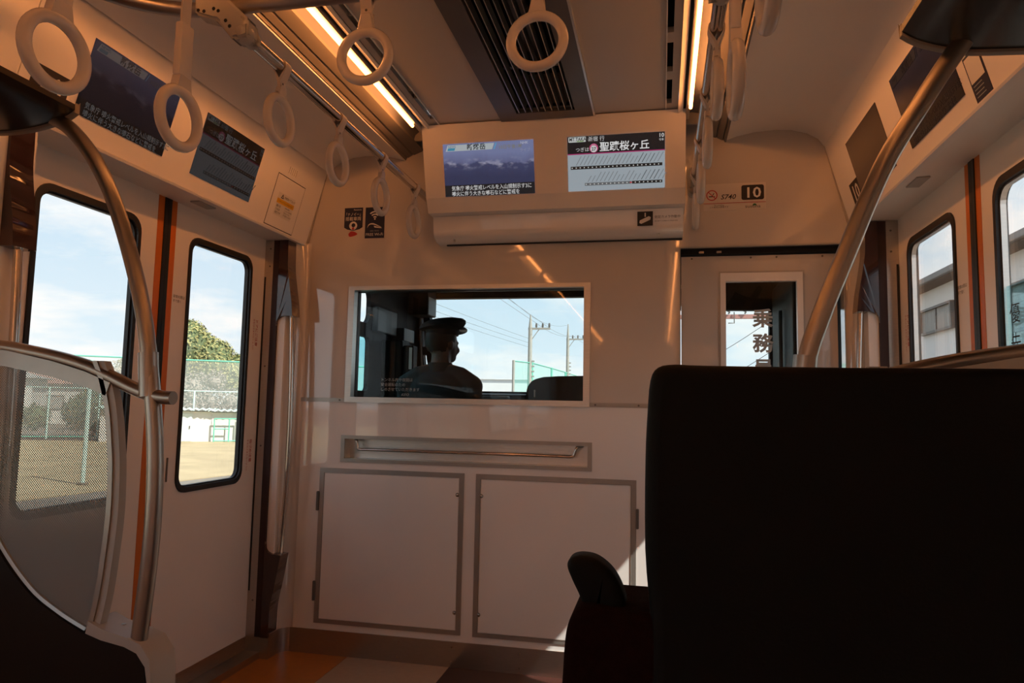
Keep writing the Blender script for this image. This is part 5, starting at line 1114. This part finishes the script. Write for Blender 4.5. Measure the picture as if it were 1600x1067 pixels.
# utility poles ahead
def upole(x, y, top, arm_z, arm_l, label):
    p = empty('utility_pole', (x, y, G0), label, 'utility pole', 'utility poles ahead of the train')
    bm = B(); tube(bm, [(x, y, G0), (x, y, arm_z), (x, y, top)], 0.12, 10, rs=[0.12, 0.095, 0.03]); obj('pole_shaft', bm, CONC, p, smooth=True)
    bm = B(); box(bm, x-0.1, x+arm_l, y-0.04, y+0.04, arm_z-0.05, arm_z+0.04); obj('cross_arm', bm, CONC, p)
    bm = B(); tube(bm, [(x+0.05, y, arm_z-0.55), (x+0.42, y, arm_z-0.04)], 0.02, 6); obj('arm_brace', bm, CONC, p)
    for k in (0.3, 0.62, 0.95):
        bm = B(); tube(bm, [(x+arm_l*k, y, arm_z+0.04), (x+arm_l*k, y, arm_z+0.12), (x+arm_l*k, y, arm_z+0.26)], 0.05, 8, rs=[0.03, 0.055, 0.035]); obj('insulator', bm, DGREY, p, smooth=True)
    bm = B()
    for k in range(7): box(bm, x+0.10, x+0.22, y-0.05, y+0.05, arm_z-1.6-k*0.24, arm_z-1.6-k*0.24+0.07)
    obj('step_bolts', bm, CONC, p)
    return p
upole(-5.70, 30, 5.46, 4.80, 0.96, 'nearer concrete utility pole with cross arm, seen through the cab')
upole(-5.6, 43, 6.55, 5.55, 1.05, 'farther concrete utility pole with cross arm, right of the nearer')
# overhead wires
wr_ = [((-10.5, 4.0, 9.2), (-5.4, 30, 5.05)), ((-10.2, 4.0, 9.4), (-5.1, 30, 5.05)), ((-9.9, 4.0, 10.0), (-5.70, 30, 5.42)), ((-5.4, 30, 5.05), (-5.3, 43, 5.78)), ((-5.1, 30, 5.05), (-4.95, 43, 5.78)), ((-5.70, 30, 5.42), (-5.6, 43, 6.5)),
       ((-14, 8, 6.6), (-5.70, 30, 3.9)), ((-14, 8, 6.9), (-5.70, 30, 4.1)), ((-14, 8, 7.4), (-5.70, 30, 4.3)), ((-5.3, 43, 5.78), (-4.0, 70, 6.2)), ((-4.9, 43, 5.78), (-3.6, 70, 6.2))]
WLAB = ('left wire sagging down to the nearer pole cross arm', 'middle wire sagging down to the nearer pole cross arm', 'topmost wire running down to the tip of nearer pole',
        'lower wire between the two poles, left insulators', 'lower wire between the two poles, right insulators', 'top wire between the tips of the two poles',
        'lowest faint wire behind the driver cap, left of poles', 'middle faint wire behind the driver cap, left of poles', 'upper faint wire behind the driver cap, left of poles',
        'wire leaving the farther pole, left insulator', 'wire leaving the farther pole, right insulator')
for k, (a, b) in enumerate(wr_):
    a, b = V(a), V(b); sg = 0.25; bm = B(); tube(bm, [a+(b-a)*i/14-V((0, 0, sg*4*(i/14)*(1-i/14))) for i in range(15)], 0.0075, 5)
    o = obj('overhead_wire', bm, WIREM); tag(o, WLAB[k], 'wire', 'overhead wires seen through the cab')
# catenary beam above the track with insulators and wires
cbm = empty('catenary_beam', (1.0, 30, 0), 'faded pink steel beam across the track ahead', 'beam')
bm = B(); box(bm, -2.3, 7.1, 29.9, 30.1, 5.22, 5.40); obj('beam', bm, PINK, cbm)
for x in (-2.1, 7.0): post('beam_leg', x, 30, G0, 5.5, 0.13, CONC, cbm)
for x in (3.32, 4.02):
    bm = B(); tube(bm, spline([(x+0.05, 29.85, 5.42), (x+0.10, 29.85, 5.52), (x-0.02, 29.85, 5.58), (x+0.06, 29.85, 5.68)], 4), 0.04, 6); obj('insulator', bm, DGREY, cbm, smooth=True)
bm = B(); tube(bm, [(3.62, 29.85, 5.50), (3.62, 29.85, 5.00), (3.36, 29.85, 5.00)], 0.025, 6); obj('drop_bracket', bm, DGREY, cbm)
for k, (a, b) in enumerate((((2.6, 29, 3.4), (6.2, 18, 5.9)), ((2.4, 29, 2.0), (6.6, 17, 5.2)), ((1.2, 10, 4.6), (2.6, 45, 4.3)), ((2.8, 29, 1.4), (7.0, 20, 3.6)))):
    a, b = V(a), V(b); bm = B(); tube(bm, [a+(b-a)*i/10-V((0, 0, 0.2*4*(i/10)*(1-i/10))) for i in range(11)], 0.012, 5); tag(obj('overhead_wire', bm, WIREM), ('upper slanting wire with the cab door window behind it', 'middle slanting wire seen through the cab door window', 'steep thin wire crossing the cab door window', 'lowest slanting wire seen through the cab door window')[k], 'wire', 'wires seen through the cab door window')
# green mesh fence ahead with posts
gf = empty('mesh_fence', (-5.5, 33, G0), 'tall green mesh fence receding along the track ahead', 'fence')
fp = [(-5.75, 26.5, 3.05), (-5.70, 30.6, 3.22), (-5.65, 36.5, 3.30), (-5.6, 42, 3.35), (-5.5, 54, 3.4)]
for i, (x, y, z) in enumerate(fp): post('fence_post', x, y, G0, z, 0.06, CONC if i == 0 else GREENP, gf)
for i in range(4):
    (x0, y0, z0), (x1, y1, z1) = fp[i], fp[i+1]
    bm = B(); tube(bm, [(x0, y0, z0-0.03), (x1, y1, z1-0.03)], 0.03, 6); obj('fence_rail', bm, GREENP, gf)
    bm = B(); q = [bm.verts.new(p) for p in ((x0, y0, G0), (x1, y1, G0), (x1, y1, z1-0.05), (x0, y0, z0-0.05))]; bm.faces.new(q); obj('net', bm, NETG, gf)
house(-16, 52, 9, 7, 4.35, 0.15, 0, HOUSEW, HOUSEW, 'low white flat-roofed building ahead beyond the driver', [(1, 2.6, 6.5, 0.5)], eave=0.1)
tree(-4.2, 75, G0, [(0, 0, 4.2, 1.3), (1.8, 0, 3.8, 1.1), (3.2, 0, 3.6, 0.9), (-1.6, 0, 3.6, 0.9)], LEAF1, 1200, 0.22, 'small olive tree far ahead above the cab locker', 3.5, group='trees ahead', core=0.86)
